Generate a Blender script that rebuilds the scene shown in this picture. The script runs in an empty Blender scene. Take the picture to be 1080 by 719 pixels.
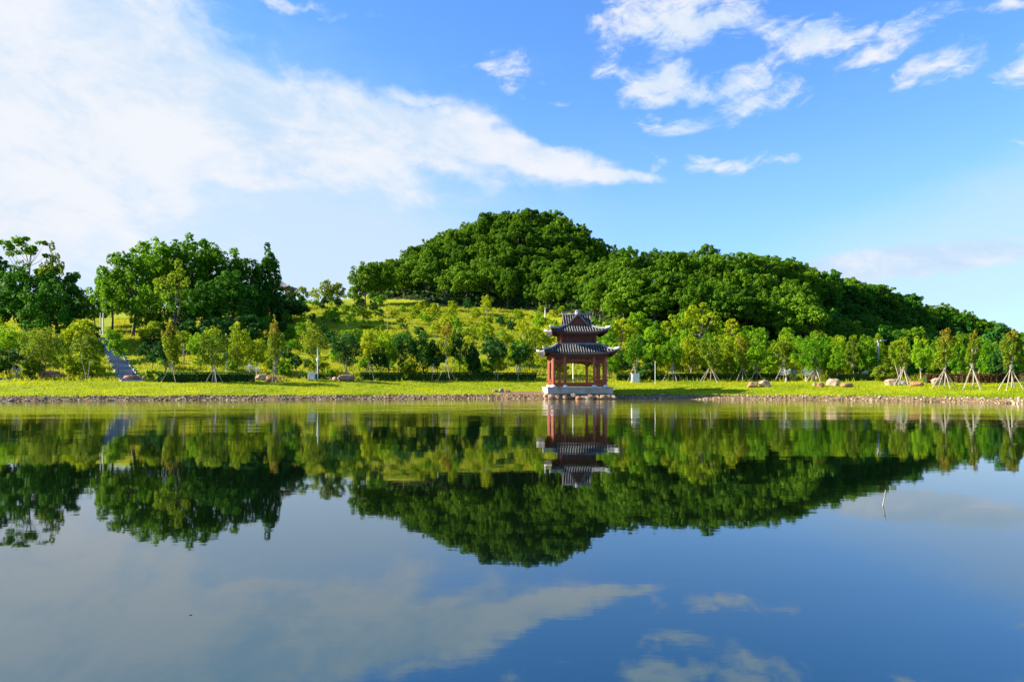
import bpy, math, random
import numpy as np
from mathutils import Vector, Matrix

# ------------------------------------------------------------------ camera, sky, sun, exposure
SC = bpy.context.scene
COL = SC.collection
EYE, FPX, HZ = 1.72, 780.0, 404.0            # eye height, focal length and horizon row of the 1080-wide photo
cd = bpy.data.cameras.new('camera'); cam = bpy.data.objects.new('camera', cd); COL.objects.link(cam)
cam.location = (0, 0, EYE); cam.rotation_euler = (math.radians(90), 0, 0)
cd.sensor_width = 36; cd.lens = 26.0; cd.shift_y = 44.5 / 1080; cd.clip_end = 8000; cd.clip_start = 0.05
SC.camera = cam

SUN_EL, SUN_AZ = 25.0, 271.0                  # degrees; azimuth clockwise from +Y (view direction): nearly due left
EXPOSURE = 1.6
SKY_STRENGTH = 0.085
sv = Vector((math.sin(math.radians(SUN_AZ)) * math.cos(math.radians(SUN_EL)),
             math.cos(math.radians(SUN_AZ)) * math.cos(math.radians(SUN_EL)), math.sin(math.radians(SUN_EL))))
sl = bpy.data.lights.new('sun', 'SUN'); sl.energy = 5.0; sl.angle = math.radians(0.5); sl.color = (1.0, 0.92, 0.78)
so = bpy.data.objects.new('sun', sl); COL.objects.link(so); so.location = (-80, 20, 80)
so.rotation_euler = sv.to_track_quat('Z', 'Y').to_euler()

SC.view_settings.view_transform = 'Standard'; SC.view_settings.look = 'None'
SC.view_settings.exposure = EXPOSURE; SC.view_settings.gamma = 1.0
SC.view_settings.use_curve_mapping = False
SC.render.engine = 'CYCLES'
SC.cycles.max_bounces = 6; SC.cycles.diffuse_bounces = 2; SC.cycles.glossy_bounces = 3
SC.cycles.transmission_bounces = 3; SC.cycles.transparent_max_bounces = 4
SC.cycles.use_denoising = True


class NT:
    """short hand for building node trees"""
    def __init__(s, tree): s.t = tree
    def n(s, kind, **kw):
        x = s.t.nodes.new(kind)
        for k, v in kw.items(): setattr(x, k, v)
        return x
    def put(s, sock, v):
        if isinstance(v, (int, float)): sock.default_value = v
        elif isinstance(v, (tuple, list)): sock.default_value = v
        elif v is not None: s.t.links.new(v, sock)
    def math(s, op, a, b=None, c=None, clamp=False):
        x = s.n('ShaderNodeMath', operation=op, use_clamp=clamp)
        for i, v in enumerate((a, b, c)): s.put(x.inputs[i], v)
        return x.outputs[0]
    def smooth(s, v, lo, hi, a=0.0, b=1.0):
        x = s.n('ShaderNodeMapRange', interpolation_type='SMOOTHSTEP')
        s.put(x.inputs['Value'], v)
        for k, q in (('From Min', lo), ('From Max', hi), ('To Min', a), ('To Max', b)): x.inputs[k].default_value = q
        return x.outputs['Result']
    def noise(s, vec, scale, detail=5, rough=0.55, dist=0.0, w=None):
        x = s.n('ShaderNodeTexNoise')
        if w is not None:
            x.noise_dimensions = '4D'; x.inputs['W'].default_value = w
        s.put(x.inputs['Vector'], vec)
        x.inputs['Scale'].default_value = scale; x.inputs['Detail'].default_value = detail
        x.inputs['Roughness'].default_value = rough; x.inputs['Distortion'].default_value = dist
        return x
    def mix(s, f, a, b):
        x = s.n('ShaderNodeMix', data_type='RGBA')
        s.put(x.inputs[0], f); s.put(x.inputs[6], a); s.put(x.inputs[7], b)
        return x.outputs[2]
    def ramp(s, f, stops):
        x = s.n('ShaderNodeValToRGB'); e = x.color_ramp.elements
        while len(e) < len(stops): e.new(0.5)
        for el, (p, c) in zip(e, stops): el.position = p; el.color = (*c, 1)
        s.put(x.inputs[0], f); return x.outputs[0]


def make_world():
    w = bpy.data.worlds.new('World'); SC.world = w; w.use_nodes = True
    t = NT(w.node_tree); w.node_tree.nodes.clear()
    sky = t.n('ShaderNodeTexSky', sky_type='NISHITA', sun_disc=False)
    sky.sun_elevation = math.radians(SUN_EL); sky.sun_rotation = math.radians(SUN_AZ)
    sky.air_density = 1.0; sky.dust_density = 0.4; sky.ozone_density = 2.2
    tc = t.n('ShaderNodeTexCoord'); sep = t.n('ShaderNodeSeparateXYZ')
    w.node_tree.links.new(tc.outputs['Generated'], sep.inputs[0])
    X, Y, Z = sep.outputs
    az = t.math('ARCTAN2', X, Y)
    el = t.math('ARCSINE', Z)
    comb = t.n('ShaderNodeCombineXYZ'); t.put(comb.inputs[0], az); t.put(comb.inputs[1], el)
    P = comb.outputs[0]
    # wind-drawn domain: clouds shear along shallow diagonals
    mp = t.n('ShaderNodeMapping', vector_type='TEXTURE'); t.put(mp.inputs[0], P)
    mp.inputs['Rotation'].default_value = (0, 0, math.radians(-12)); mp.inputs['Scale'].default_value = (1.9, 1.0, 1)
    Q = mp.outputs[0]
    wn = t.noise(P, 7.0, 4, 0.6)
    warp = t.n('ShaderNodeVectorMath', operation='MULTIPLY_ADD')
    t.put(warp.inputs[0], wn.outputs['Color']); warp.inputs[1].default_value = (0.09, 0.06, 0); t.put(warp.inputs[2], P)
    off = t.n('ShaderNodeVectorMath', operation='SUBTRACT'); t.put(off.inputs[0], warp.outputs[0])
    off.inputs[1].default_value = (0.045, 0.03, 0)
    PW = off.outputs[0]

    def blob(px, py, rx, ry, rot=0, wt=1.0, vec=PW):
        a = math.atan((px - 540) / FPX); e = math.atan((HZ - py) / FPX * math.cos(a))
        m = t.n('ShaderNodeMapping', vector_type='TEXTURE'); t.put(m.inputs[0], vec)
        m.inputs['Location'].default_value = (a, e, 0); m.inputs['Rotation'].default_value = (0, 0, math.radians(rot))
        m.inputs['Scale'].default_value = (rx / FPX, ry / FPX, 1)
        g = t.n('ShaderNodeTexGradient', gradient_type='SPHERICAL'); t.put(g.inputs[0], m.outputs[0])
        return t.math('MULTIPLY', g.outputs['Fac'], wt)

    def union(items):
        r = items[0]
        for q in items[1:]: r = t.math('MAXIMUM', r, q)
        return r

    # dense bank on the left: upper edge runs diagonally down to a point above the hill
    bank = union([blob(30, 40, 300, 150, -15, 2.0), blob(250, 108, 280, 72, -17, 1.8), blob(430, 138, 220, 50, -12, 1.7), blob(560, 167, 130, 28, -9, 1.6),
                  blob(635, 183, 90, 14, -5, 1.4), blob(-220, 90, 420, 220, 0, 1.9), blob(440, 103, 85, 17, -8, 1.0), blob(275, 192, 120, 24, 3, 1.1), blob(480, 176, 120, 18, 2, 1.0)])
    veil = union([blob(120, 260, 560, 260, -6, 1.5, P), blob(320, 265, 330, 120, -3, 1.45, P)])
    puffs = union([blob(712, 22, 105, 55, -8, 1.0), blob(700, 78, 85, 40, -10, 1.0), blob(770, 96, 85, 34, -6, 1.05), blob(722, 122, 62, 20, -6, 0.85),
                   blob(850, 44, 78, 32, 10, 0.95), blob(935, 50, 62, 26, 22, 0.9), blob(1000, 62, 52, 20, 20, 0.85), blob(1078, 66, 36, 22, 10, 0.75),
                   blob(765, 170, 70, 14, -2, 0.75), blob(825, 171, 26, 9, 0, 0.7), blob(696, 165, 30, 16, 0, 0.6), blob(1075, 143, 46, 9, 4, 0.8),
                   blob(1040, 2, 80, 10, -3, 0.7), blob(320, -2, 90, 10, -4, 0.8), blob(530, 66, 90, 30, -28, 0.5), blob(570, 121, 22, 8, 0, 0.55),
                   blob(1180, 20, 100, 30, 8, 0.8)])
    low1 = blob(950, 281, 150, 22, 3, 1.5); low2 = blob(1060, 262, 340, 100, 12, 1.5, P)
    fn = t.noise(Q, 17.0, 10, 0.66, 0.35)
    fine = t.math('SUBTRACT', fn.outputs['Fac'], 0.5)
    big = t.math('SUBTRACT', t.noise(Q, 5.0, 5, 0.55, 0.3).outputs['Fac'], 0.5)
    # scattered fair weather clouds for the rest of the sky (behind the viewer, overhead)
    ca = t.math('ADD', t.math('MULTIPLY', big, 0.9), t.math('MULTIPLY', fine, 0.75))
    mp2 = t.n('ShaderNodeMapping', vector_type='TEXTURE'); t.put(mp2.inputs[0], PW)
    mp2.inputs['Rotation'].default_value = (0, 0, math.radians(9)); mp2.inputs['Scale'].default_value = (2.4, 0.9, 1)
    rip = t.math('SUBTRACT', t.noise(mp2.outputs[0], 34.0, 8, 0.6, 0.4).outputs['Fac'], 0.5)
    a_bank = t.math('MULTIPLY', t.smooth(t.math('ADD', bank, t.math('ADD', t.math('MULTIPLY', big, 0.55), t.math('ADD', t.math('MULTIPLY', fine, 1.0), t.math('MULTIPLY', rip, 0.8)))), 0.25, 0.95), 0.96)
    a_puff = t.math('MULTIPLY', t.smooth(t.math('ADD', puffs, t.math('MULTIPLY', t.math('ADD', rip, t.math('MULTIPLY', fine, 0.8)), 2.3)), 0.20, 0.95, 0, 0.95), t.smooth(puffs, 0.0, 0.15))
    a_veil = t.math('MULTIPLY', t.smooth(t.math('ADD', veil, t.math('MULTIPLY', ca, 0.7)), 0.0, 1.0), 0.85)
    a_low = t.math('MULTIPLY', t.smooth(t.math('ADD', low1, t.math('MULTIPLY', rip, 0.9)), 0.10, 0.75), 0.92)
    a_lowveil = t.math('MULTIPLY', t.smooth(t.math('ADD', low2, t.math('MULTIPLY', ca, 0.9)), 0.05, 1.0), 0.50)
    behind = t.math('MULTIPLY', t.smooth(big, 0.02, 0.2), t.smooth(Y, 0.25, -0.1))
    thin = union([a_veil, a_lowveil, t.math('MULTIPLY', behind, 0.6)])
    thick = union([a_bank, a_puff, a_low])
    # sky tint: a clear deep blue above, pale at the horizon
    hs = t.n('ShaderNodeHueSaturation'); hs.inputs['Saturation'].default_value = 1.12; hs.inputs['Value'].default_value = 1.0
    t.put(hs.inputs['Color'], sky.outputs[0])
    tint = t.n('ShaderNodeMix', data_type='RGBA', blend_type='MULTIPLY'); tint.inputs[0].default_value = 1.0
    t.put(tint.inputs[6], hs.outputs[0]); tint.inputs[7].default_value = (0.70, 0.93, 1.26, 1)
    haze = t.smooth(el, 0.0, 0.40, 0.50, 0.0)
    k = 1.0 / SKY_STRENGTH / (2 ** EXPOSURE)
    base = t.mix(haze, tint.outputs[2], (0.50 * k, 0.70 * k, 0.955 * k, 1))
    # cloud brightness: bluish in thick inner parts, white on lit edges
    cl = t.mix(t.smooth(t.math('ADD', big, t.math('MULTIPLY', fine, 0.8)), -0.22, 0.12), (0.58 * k, 0.76 * k, 0.965 * k, 1), (0.90 * k, 0.925 * k, 0.985 * k, 1))
    col = t.mix(thick, t.mix(thin, base, (0.68 * k, 0.815 * k, 0.97 * k, 1)), cl)
    bg = t.n('ShaderNodeBackground'); bg.inputs[1].default_value = SKY_STRENGTH; t.put(bg.inputs[0], col)
    out = t.n('ShaderNodeOutputWorld'); w.node_tree.links.new(bg.outputs[0], out.inputs[0])
make_world()

# ------------------------------------------------------------------ helpers
R = np.random.default_rng(7)
random.seed(5)


def tag(o, label=None, cat=None, group=None, kind=None):
    for k, v in (('label', label), ('category', cat), ('group', group), ('kind', kind)):
        if v: o[k] = v
    return o


def empty(name, loc, label, cat, group=None, rz=0.0, scale=None):
    o = bpy.data.objects.new(name, None); COL.objects.link(o)
    o.location = loc; o.rotation_euler = (0, 0, rz); o.empty_display_size = 0.3
    if scale is not None: o.scale = scale
    return tag(o, label, cat, group)


class MB:
    """collects faces, builds one mesh object"""
    def __init__(s): s.v = []; s.f = []; s.m = []; s.n = 0; s.cur = 0
    def add(s, vs, fs):
        vs = np.asarray(vs, float); s.v.append(vs)
        for f in fs: s.f.append([i + s.n for i in f]); s.m.append(s.cur)
        s.n += len(vs)
    def box(s, c, h, rz=0.0, taper=1.0):
        x, y, z = h
        p = np.array([[-x, -y, -z], [x, -y, -z], [x, y, -z], [-x, y, -z], [-x * taper, -y * taper, z], [x * taper, -y * taper, z], [x * taper, y * taper, z], [-x * taper, y * taper, z]])
        if rz:
            a, b = math.cos(rz), math.sin(rz); p[:, :2] = p[:, :2] @ np.array([[a, b], [-b, a]])
        s.add(p + np.array(c), [(0, 3, 2, 1), (4, 5, 6, 7), (0, 1, 5, 4), (1, 2, 6, 5), (2, 3, 7, 6), (3, 0, 4, 7)])
    def tube(s, pts, rad, seg=7, cap=True):
        pts = [Vector(p) for p in pts]
        if not hasattr(rad, '__len__'): rad = [rad] * len(pts)
        vs = []
        for i, p in enumerate(pts):
            d = (pts[min(i + 1, len(pts) - 1)] - pts[max(i - 1, 0)]).normalized()
            a = d.cross(Vector((0, 0, 1)) if abs(d.z) < 0.9 else Vector((1, 0, 0))).normalized(); b = d.cross(a)
            for k in range(seg):
                q = 2 * math.pi * k / seg
                vs.append(p + (a * math.cos(q) + b * math.sin(q)) * rad[i])
        fs = [(i * seg + k, i * seg + (k + 1) % seg, (i + 1) * seg + (k + 1) % seg, (i + 1) * seg + k) for i in range(len(pts) - 1) for k in range(seg)]
        if cap:
            fs.append(tuple(range(seg))[::-1]); fs.append(tuple((len(pts) - 1) * seg + k for k in range(seg)))
        s.add([tuple(v) for v in vs], fs)
    def lathe(s, prof, c, seg=16):
        vs = [(c[0] + r * math.cos(2 * math.pi * k / seg), c[1] + r * math.sin(2 * math.pi * k / seg), c[2] + z) for r, z in prof for k in range(seg)]
        fs = [(i * seg + k, i * seg + (k + 1) % seg, (i + 1) * seg + (k + 1) % seg, (i + 1) * seg + k) for i in range(len(prof) - 1) for k in range(seg)]
        fs.append(tuple(range(seg))[::-1]); fs.append(tuple((len(prof) - 1) * seg + k for k in range(seg)))
        s.add(vs, fs)
    def grid(s, P, flip=False):
        a, b = P.shape[:2]
        fs = [(i * b + j, (i + 1) * b + j, (i + 1) * b + j + 1, i * b + j + 1) for i in range(a - 1) for j in range(b - 1)]
        if flip: fs = [f[::-1] for f in fs]
        s.add(P.reshape(-1, 3), fs)
    def prism(s, poly, axis, d0, d1):
        """polygon of (u, z) extruded along 'x' or 'y' from d0 to d1"""
        n = len(poly)
        mk = (lambda u, z, d: (u, d, z)) if axis == 'y' else (lambda u, z, d: (d, u, z))
        vs = [mk(u, z, d0) for u, z in poly] + [mk(u, z, d1) for u, z in poly]
        s.add(vs, [tuple(range(n)), tuple(range(2 * n - 1, n - 1, -1))] + [(i, i + n, (i + 1) % n + n, (i + 1) % n) for i in range(n)])
    def build(s, name, mats, parent=None, smooth=False):
        me = bpy.data.meshes.new(name)
        me.from_pydata(np.concatenate(s.v).tolist() if s.v else [], [], s.f)
        for m in (mats if isinstance(mats, (list, tuple)) else [mats]): me.materials.append(m)
        if len(me.materials) > 1: me.polygons.foreach_set('material_index', s.m)
        if smooth: me.polygons.foreach_set('use_smooth', [True] * len(me.polygons))
        me.update()
        o = bpy.data.objects.new(name, me); COL.objects.link(o)
        if parent: o.parent = parent
        return o


def raw_mesh(name, verts, faces_flat, per, mats, midx=None, smooth=False):
    """numpy mesh of equal-sized polygons"""
    me = bpy.data.meshes.new(name); nf = len(faces_flat) // per
    me.vertices.add(len(verts)); me.vertices.foreach_set('co', np.asarray(verts, np.float32).ravel())
    me.loops.add(len(faces_flat)); me.loops.foreach_set('vertex_index', np.asarray(faces_flat, np.int32))
    me.polygons.add(nf); me.polygons.foreach_set('loop_start', np.arange(0, nf * per, per, dtype=np.int32))
    for m in mats: me.materials.append(m)
    if midx is not None: me.polygons.foreach_set('material_index', np.asarray(midx, np.int32))
    if smooth: me.polygons.foreach_set('use_smooth', np.ones(nf, bool))
    me.update(calc_edges=True); me.validate(); return me


def link(name, me, parent=None):
    o = bpy.data.objects.new(name, me); COL.objects.link(o)
    if parent: o.parent = parent
    return o


def unit(a): return a / np.maximum(np.linalg.norm(a, axis=-1, keepdims=True), 1e-9)


def leaf_quads(C, N, size, rng, aspect=0.6):
    """kite-shaped leaves, one quad each, lying across normal N"""
    n = len(C); t = unit(np.cross(N, unit(rng.normal(size=(n, 3))))); b = np.cross(N, t)
    s = np.asarray(size).reshape(-1, 1) * np.ones((n, 1)); w = s * aspect
    V = np.stack([C - t * s, C + b * w - t * s * 0.1 + N * s * 0.12, C + t * s, C - b * w - t * s * 0.1 + N * s * 0.12], 1).reshape(-1, 3)
    return V, np.arange(4 * n)


# ------------------------------------------------------------------ materials
def principled(name, rough=0.8, spec=0.3):
    m = bpy.data.materials.new(name); m.use_nodes = True
    t = NT(m.node_tree); b = m.node_tree.nodes['Principled BSDF']
    b.inputs['Roughness'].default_value = rough; b.inputs['Specular IOR Level'].default_value = spec
    return m, t, b


def leaf_mat(name, c0, c1, transl=0.35, noise_amt=0.35, nscale=0.55):
    """leaves: two greens mixed per leaf and per tree, light passing through the blade"""
    m, t, b = principled(name, 0.7, 0.10)
    geo = t.n('ShaderNodeNewGeometry'); oi = t.n('ShaderNodeObjectInfo')
    f = t.math('ADD', t.math('MULTIPLY', geo.outputs['Random Per Island'], 0.42), t.math('MULTIPLY', oi.outputs['Random'], 0.58))
    tc = t.n('ShaderNodeTexCoord')
    nz = t.noise(tc.outputs['Object'], nscale, 4, 0.6)
    f = t.math('ADD', f, t.math('MULTIPLY', t.math('SUBTRACT', nz.outputs['Fac'], 0.5), noise_amt), clamp=True)
    col = t.mix(f, (*c0, 1), (*c1, 1))
    t.put(b.inputs['Base Color'], col)
    tr = t.n('ShaderNodeBsdfTranslucent')
    hs = t.n('ShaderNodeHueSaturation'); hs.inputs['Hue'].default_value = 0.485; hs.inputs['Value'].default_value = 1.5; t.put(hs.inputs['Color'], col)
    t.put(tr.inputs[0], hs.outputs[0])
    mx = t.n('ShaderNodeMixShader'); mx.inputs[0].default_value = transl
    m.node_tree.links.new(b.outputs[0], mx.inputs[1]); m.node_tree.links.new(tr.outputs[0], mx.inputs[2])
    m.node_tree.links.new(mx.outputs[0], m.node_tree.nodes['Material Output'].inputs[0])
    return m


def surf_mat(name, stops, scale=3.0, rough=0.85, bump=0.3, spec=0.25, detail=6, stretch=None, island=0.0):
    m, t, b = principled(name, rough, spec)
    tc = t.n('ShaderNodeTexCoord'); vec = tc.outputs['Object']
    if stretch:
        mp = t.n('ShaderNodeMapping'); t.put(mp.inputs[0], vec); mp.inputs['Scale'].default_value = stretch; vec = mp.outputs[0]
    nz = t.noise(vec, scale, detail, 0.6); f = nz.outputs['Fac']
    if island:
        g = t.n('ShaderNodeNewGeometry')
        f = t.math('ADD', f, t.math('MULTIPLY', t.math('SUBTRACT', g.outputs['Random Per Island'], 0.5), island))
    t.put(b.inputs['Base Color'], t.ramp(f, stops))
    if bump:
        bp = t.n('ShaderNodeBump'); bp.inputs['Strength'].default_value = bump; bp.inputs['Distance'].default_value = 0.05
        t.put(bp.inputs['Height'], nz.outputs['Fac']); t.put(b.inputs['Normal'], bp.outputs[0])
    return m


L_HILL = leaf_mat('hill_leaves', (0.028, 0.092, 0.002), (0.13, 0.25, 0.006), 0.34)
L_HILL_LIGHT = leaf_mat('light_hill_leaves', (0.09, 0.19, 0.006), (0.19, 0.30, 0.010), 0.38)
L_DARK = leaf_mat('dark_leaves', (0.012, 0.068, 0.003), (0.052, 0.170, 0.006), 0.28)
L_GROVE = leaf_mat('grove_leaves', (0.035, 0.125, 0.002), (0.13, 0.28, 0.006), 0.38)
L_OLIVE = leaf_mat('olive_leaves', (0.08, 0.15, 0.006), (0.22, 0.28, 0.012), 0.4)
L_BRIGHT = leaf_mat('bright_leaves', (0.05, 0.18, 0.004), (0.22, 0.38, 0.008), 0.42)
L_YELLOW = leaf_mat('yellow_green_leaves', (0.10, 0.20, 0.003), (0.36, 0.41, 0.008), 0.42)
L_DEEP = leaf_mat('deep_green_leaves', (0.012, 0.060, 0.008), (0.045, 0.150, 0.016), 0.25)
L_RED = leaf_mat('reddish_new_leaves', (0.15, 0.14, 0.008), (0.29, 0.22, 0.018), 0.4)
L_SILVER = leaf_mat('silver_leaves', (0.20, 0.27, 0.25), (0.42, 0.47, 0.45), 0.2)
L_HEDGE = leaf_mat('hedge_leaves', (0.018, 0.075, 0.006), (0.07, 0.20, 0.012), 0.3)
L_RHEDGE = leaf_mat('reddish_hedge_leaves', (0.05, 0.014, 0.008), (0.14, 0.055, 0.02), 0.25)
GRASS = leaf_mat('bank_grass_blades', (0.06, 0.17, 0.003), (0.37, 0.40, 0.006), 0.42, 2.2, 0.16)
MEADOW = leaf_mat('meadow_grass_blades', (0.10, 0.19, 0.004), (0.46, 0.40, 0.014), 0.42, 1.8, 0.12)
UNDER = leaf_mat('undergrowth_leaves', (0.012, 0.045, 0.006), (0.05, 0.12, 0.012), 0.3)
BARK = surf_mat('bark', [(0.3, (0.07, 0.05, 0.035)), (0.7, (0.16, 0.125, 0.09))], 4, 0.9, 0.5, stretch=(1, 1, 0.25))
BARK_PALE = surf_mat('pale_bark', [(0.3, (0.22, 0.18, 0.13)), (0.7, (0.42, 0.37, 0.30))], 4, 0.9, 0.4, stretch=(1, 1, 0.25))
POLE_WOOD = surf_mat('bare_pole_wood', [(0.3, (0.20, 0.16, 0.11)), (0.7, (0.44, 0.38, 0.28))], 6, 0.8, 0.2, stretch=(1, 1, 0.2))
RED_WOOD = surf_mat('red_timber', [(0.3, (0.19, 0.040, 0.013)), (0.7, (0.35, 0.088, 0.026))], 3, 0.5, 0.1, 0.4)
DARK_RED = surf_mat('dark_red_timber', [(0.3, (0.085, 0.018, 0.010)), (0.7, (0.17, 0.036, 0.016))], 3, 0.55, 0.1, 0.4)
SOFFIT = surf_mat('dark_rafters', [(0.3, (0.03, 0.016, 0.012)), (0.7, (0.065, 0.03, 0.02))], 5, 0.7, 0.1)
TILE = surf_mat('grey_roof_tile', [(0.3, (0.075, 0.072, 0.066)), (0.7, (0.20, 0.192, 0.178))], 2.2, 0.6, 0.15, 0.2)
PAN_TILE = surf_mat('shaded_pan_tile', [(0.3, (0.014, 0.013, 0.012)), (0.7, (0.036, 0.034, 0.031))], 2.2, 0.7, 0.1, 0.15)  # pan tiles coloured near black for the shadow between the lit rolls
TILE_EDGE = surf_mat('pale_ridge_tile', [(0.3, (0.12, 0.12, 0.125)), (0.7, (0.25, 0.25, 0.25))], 3, 0.5, 0.15)
TILE_TIP = surf_mat('pale_roof_tip', [(0.3, (0.42, 0.41, 0.39)), (0.7, (0.62, 0.60, 0.57))], 5, 0.6, 0.1)
STONE = surf_mat('pale_stone', [(0.25, (0.17, 0.165, 0.14)), (0.5, (0.28, 0.275, 0.245)), (0.75, (0.38, 0.37, 0.33))], 1.3, 0.85, 0.3)
WHITE = surf_mat('white_paint', [(0.3, (0.68, 0.68, 0.66)), (0.7, (0.80, 0.80, 0.78))], 2.0, 0.5, 0.05)
GREYMETAL = surf_mat('grey_metal', [(0.3, (0.30, 0.31, 0.32)), (0.7, (0.42, 0.43, 0.44))], 2.0, 0.45, 0.05)
STEPS = surf_mat('grey_step_stone', [(0.3, (0.21, 0.215, 0.225)), (0.7, (0.36, 0.365, 0.38))], 1.2, 0.85, 0.3)
ROCK_RED = surf_mat('red_rock', [(0.3, (0.22, 0.085, 0.045)), (0.55, (0.38, 0.17, 0.10)), (0.8, (0.52, 0.32, 0.22))], 1.6, 0.9, 0.6)
ROCK_BROWN = surf_mat('brown_rock', [(0.3, (0.17, 0.095, 0.05)), (0.6, (0.34, 0.20, 0.115)), (0.8, (0.46, 0.32, 0.20))], 1.6, 0.9, 0.6)
ROCK_PALE = surf_mat('pale_rock', [(0.3, (0.24, 0.16, 0.10)), (0.55, (0.42, 0.30, 0.20)), (0.8, (0.55, 0.45, 0.35))], 1.6, 0.9, 0.5)
ROCK_GREY = surf_mat('grey_rock', [(0.3, (0.16, 0.15, 0.135)), (0.6, (0.30, 0.28, 0.25)), (0.8, (0.45, 0.43, 0.40))], 1.8, 0.9, 0.6)
PEBBLE = surf_mat('pebbles', [(0.15, (0.075, 0.052, 0.026)), (0.55, (0.20, 0.145, 0.078)), (0.95, (0.44, 0.37, 0.25))], 0.8, 0.9, 0.2, island=0.9)
BLACK = surf_mat('black_plastic', [(0.3, (0.015, 0.016, 0.02)), (0.7, (0.03, 0.03, 0.035))], 2, 0.5, 0.0)

# ------------------------------------------------------------------ terrain
PXS = np.arange(-720, 1801, 12.0)
SH_P = [-720, -300, 0, 100, 200, 300, 400, 500, 620, 700, 800, 900, 1000, 1080, 1200, 1400, 1800]
SH_Y = [52, 62, 70.6, 72.5, 75, 77.5, 80, 82, 82, 80.5, 77.5, 73.5, 68, 62, 55, 47, 40]


def shore(px): return np.interp(px, SH_P, SH_Y)


YN = [90, 110, 140, 160, 180, 200, 220, 244, 290, 400, 600, 3000]
TAB = {  # column in the photo -> rows of the ground at those distances
    -720: [398, 392, 375, 366, 360, 358, 357, 357, 366, 386, 394, 403],
    -200: [398, 388, 364, 352, 345, 341, 339, 338, 350, 378, 390, 403],
    40: [401, 382, 354, 344, 338, 334, 331, 330, 342, 374, 390, 403],
    120: [401, 383, 357, 345, 336, 331, 328, 326, 338, 372, 390, 403],
    200: [401, 382, 356, 344, 334, 328, 325, 323, 336, 372, 390, 403],
    300: [401, 382, 355, 340, 327, 323, 321, 320, 334, 372, 390, 403],
    350: [401, 382, 353, 338, 325, 320, 318, 317, 332, 372, 390, 403],
    400: [401, 382, 353, 338, 324, 318, 316, 310, 325, 370, 390, 403],
    450: [401, 382, 353, 338, 326, 310, 292, 281, 300, 368, 390, 403],
    510: [401, 383, 355, 341, 329, 300, 270, 250, 285, 366, 390, 403],
    565: [401, 384, 358, 344, 330, 300, 266, 243, 282, 366, 390, 403],
    600: [401, 385, 358, 338, 314, 306, 276, 249, 290, 366, 390, 403],
    640: [401, 386, 356, 328, 304, 302, 300, 288, 318, 372, 390, 403],
    700: [401, 386, 354, 325, 304, 306, 318, 330, 350, 380, 392, 403],
    760: [401, 387, 355, 325, 304, 305, 318, 330, 350, 380, 392, 403],
    820: [401, 389, 362, 338, 310, 302, 312, 330, 350, 380, 392, 403],
    860: [402, 393, 378, 364, 340, 308, 312, 330, 350, 380, 392, 403],
    900: [402, 396, 391, 388, 382, 366, 325, 316, 345, 380, 392, 403],
    940: [402, 397, 393, 391, 388, 382, 362, 331, 345, 378, 392, 403],
    980: [402, 398, 394, 392, 390, 387, 376, 341, 346, 376, 392, 403],
    1040: [402, 399, 394, 392, 390, 387, 380, 362, 358, 378, 392, 403],
    1080: [402, 399, 395, 393, 391, 389, 385, 378, 374, 384, 393, 403],
    1200: [402, 400, 397, 395, 394, 392, 391, 390, 388, 392, 396, 403],
    1800: [403, 401, 399, 398, 397, 396, 395, 395, 394, 396, 398, 403]}
YG = np.concatenate([np.arange(60, 300, 3.0), np.arange(300, 620, 16.0), [700, 900, 1300, 2000, 3000]])
cols = sorted(TAB); G = np.zeros((len(cols), len(YG)))
for i, c in enumerate(cols): G[i] = EYE + (HZ - np.interp(YG, YN, TAB[c])) * YG / FPX
GZ = np.stack([np.interp(PXS, cols, G[:, j]) for j in range(len(YG))], 1)
for _ in range(4):                                                      # round off the table's corners
    GZ[1:-1] = (GZ[:-2] + 2 * GZ[1:-1] + GZ[2:]) / 4
    GZ[:, 1:-1] = (GZ[:, :-2] + 2 * GZ[:, 1:-1] + GZ[:, 2:]) / 4


def sstep(x, a, b):
    q = np.clip((x - a) / (b - a), 0, 1); return q * q * (3 - 2 * q)


def ground_z(x, y):
    x = np.asarray(x, float); y = np.asarray(y, float)
    px = np.clip(540 + FPX * x / np.maximum(y, 1.0), -719, 1799); t = y - shore(px)
    yi = np.clip(np.interp(y, YG, np.arange(len(YG))), 0, len(YG) - 1.001); xi = np.clip((px + 720) / 12.0, 0, len(PXS) - 1.001)
    i, j = xi.astype(int), yi.astype(int); a, b = xi - i, yi - j
    hill = GZ[i, j] * (1 - a) * (1 - b) + GZ[i + 1, j] * a * (1 - b) + GZ[i, j + 1] * (1 - a) * b + GZ[i + 1, j + 1] * a * b
    w = sstep(px, 150, 260) * (1 - sstep(px, 560, 640)) * sstep(y, 100, 112) * (1 - sstep(y, 168, 180))
    ph = (y - 100) / 11.0; terr = (sstep(ph - np.floor(ph), 0.55, 1.0) - (ph - np.floor(ph))) * 1.5       # shallow terraces on the meadow
    hill = hill + w * terr
    wob = 0.10 * np.sin(x * 0.9) + 0.07 * np.sin(x * 2.3 + 1) + 0.05 * np.sin(x * 5.1 + 2)
    bank = np.interp(t + wob * (t > -1), [-30, -4, 0, 1.0, 1.3, 6, 13, 60], [-6, -1.2, 0.0, 0.36, 0.46, 0.98, 1.78, 5.0])
    roll = 0.10 * np.sin(x * 0.31 + 1.7) * np.sin(y * 0.43) + 0.05 * np.sin(x * 0.83) * np.sin(y * 1.1 + x * 0.2)
    k = sstep(t, 12, 28)
    return bank * (1 - k) + hill * k + roll * sstep(t, 2, 8)


def gz(x, y): return float(ground_z(x, y))


def at(px, Y, py=None):
    """world point at distance Y seen in photo column px (on the ground, or at row py)"""
    x = (px - 540) / FPX * Y
    return Vector((x, Y, gz(x, Y) if py is None else EYE + (HZ - py) * Y / FPX))


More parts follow.
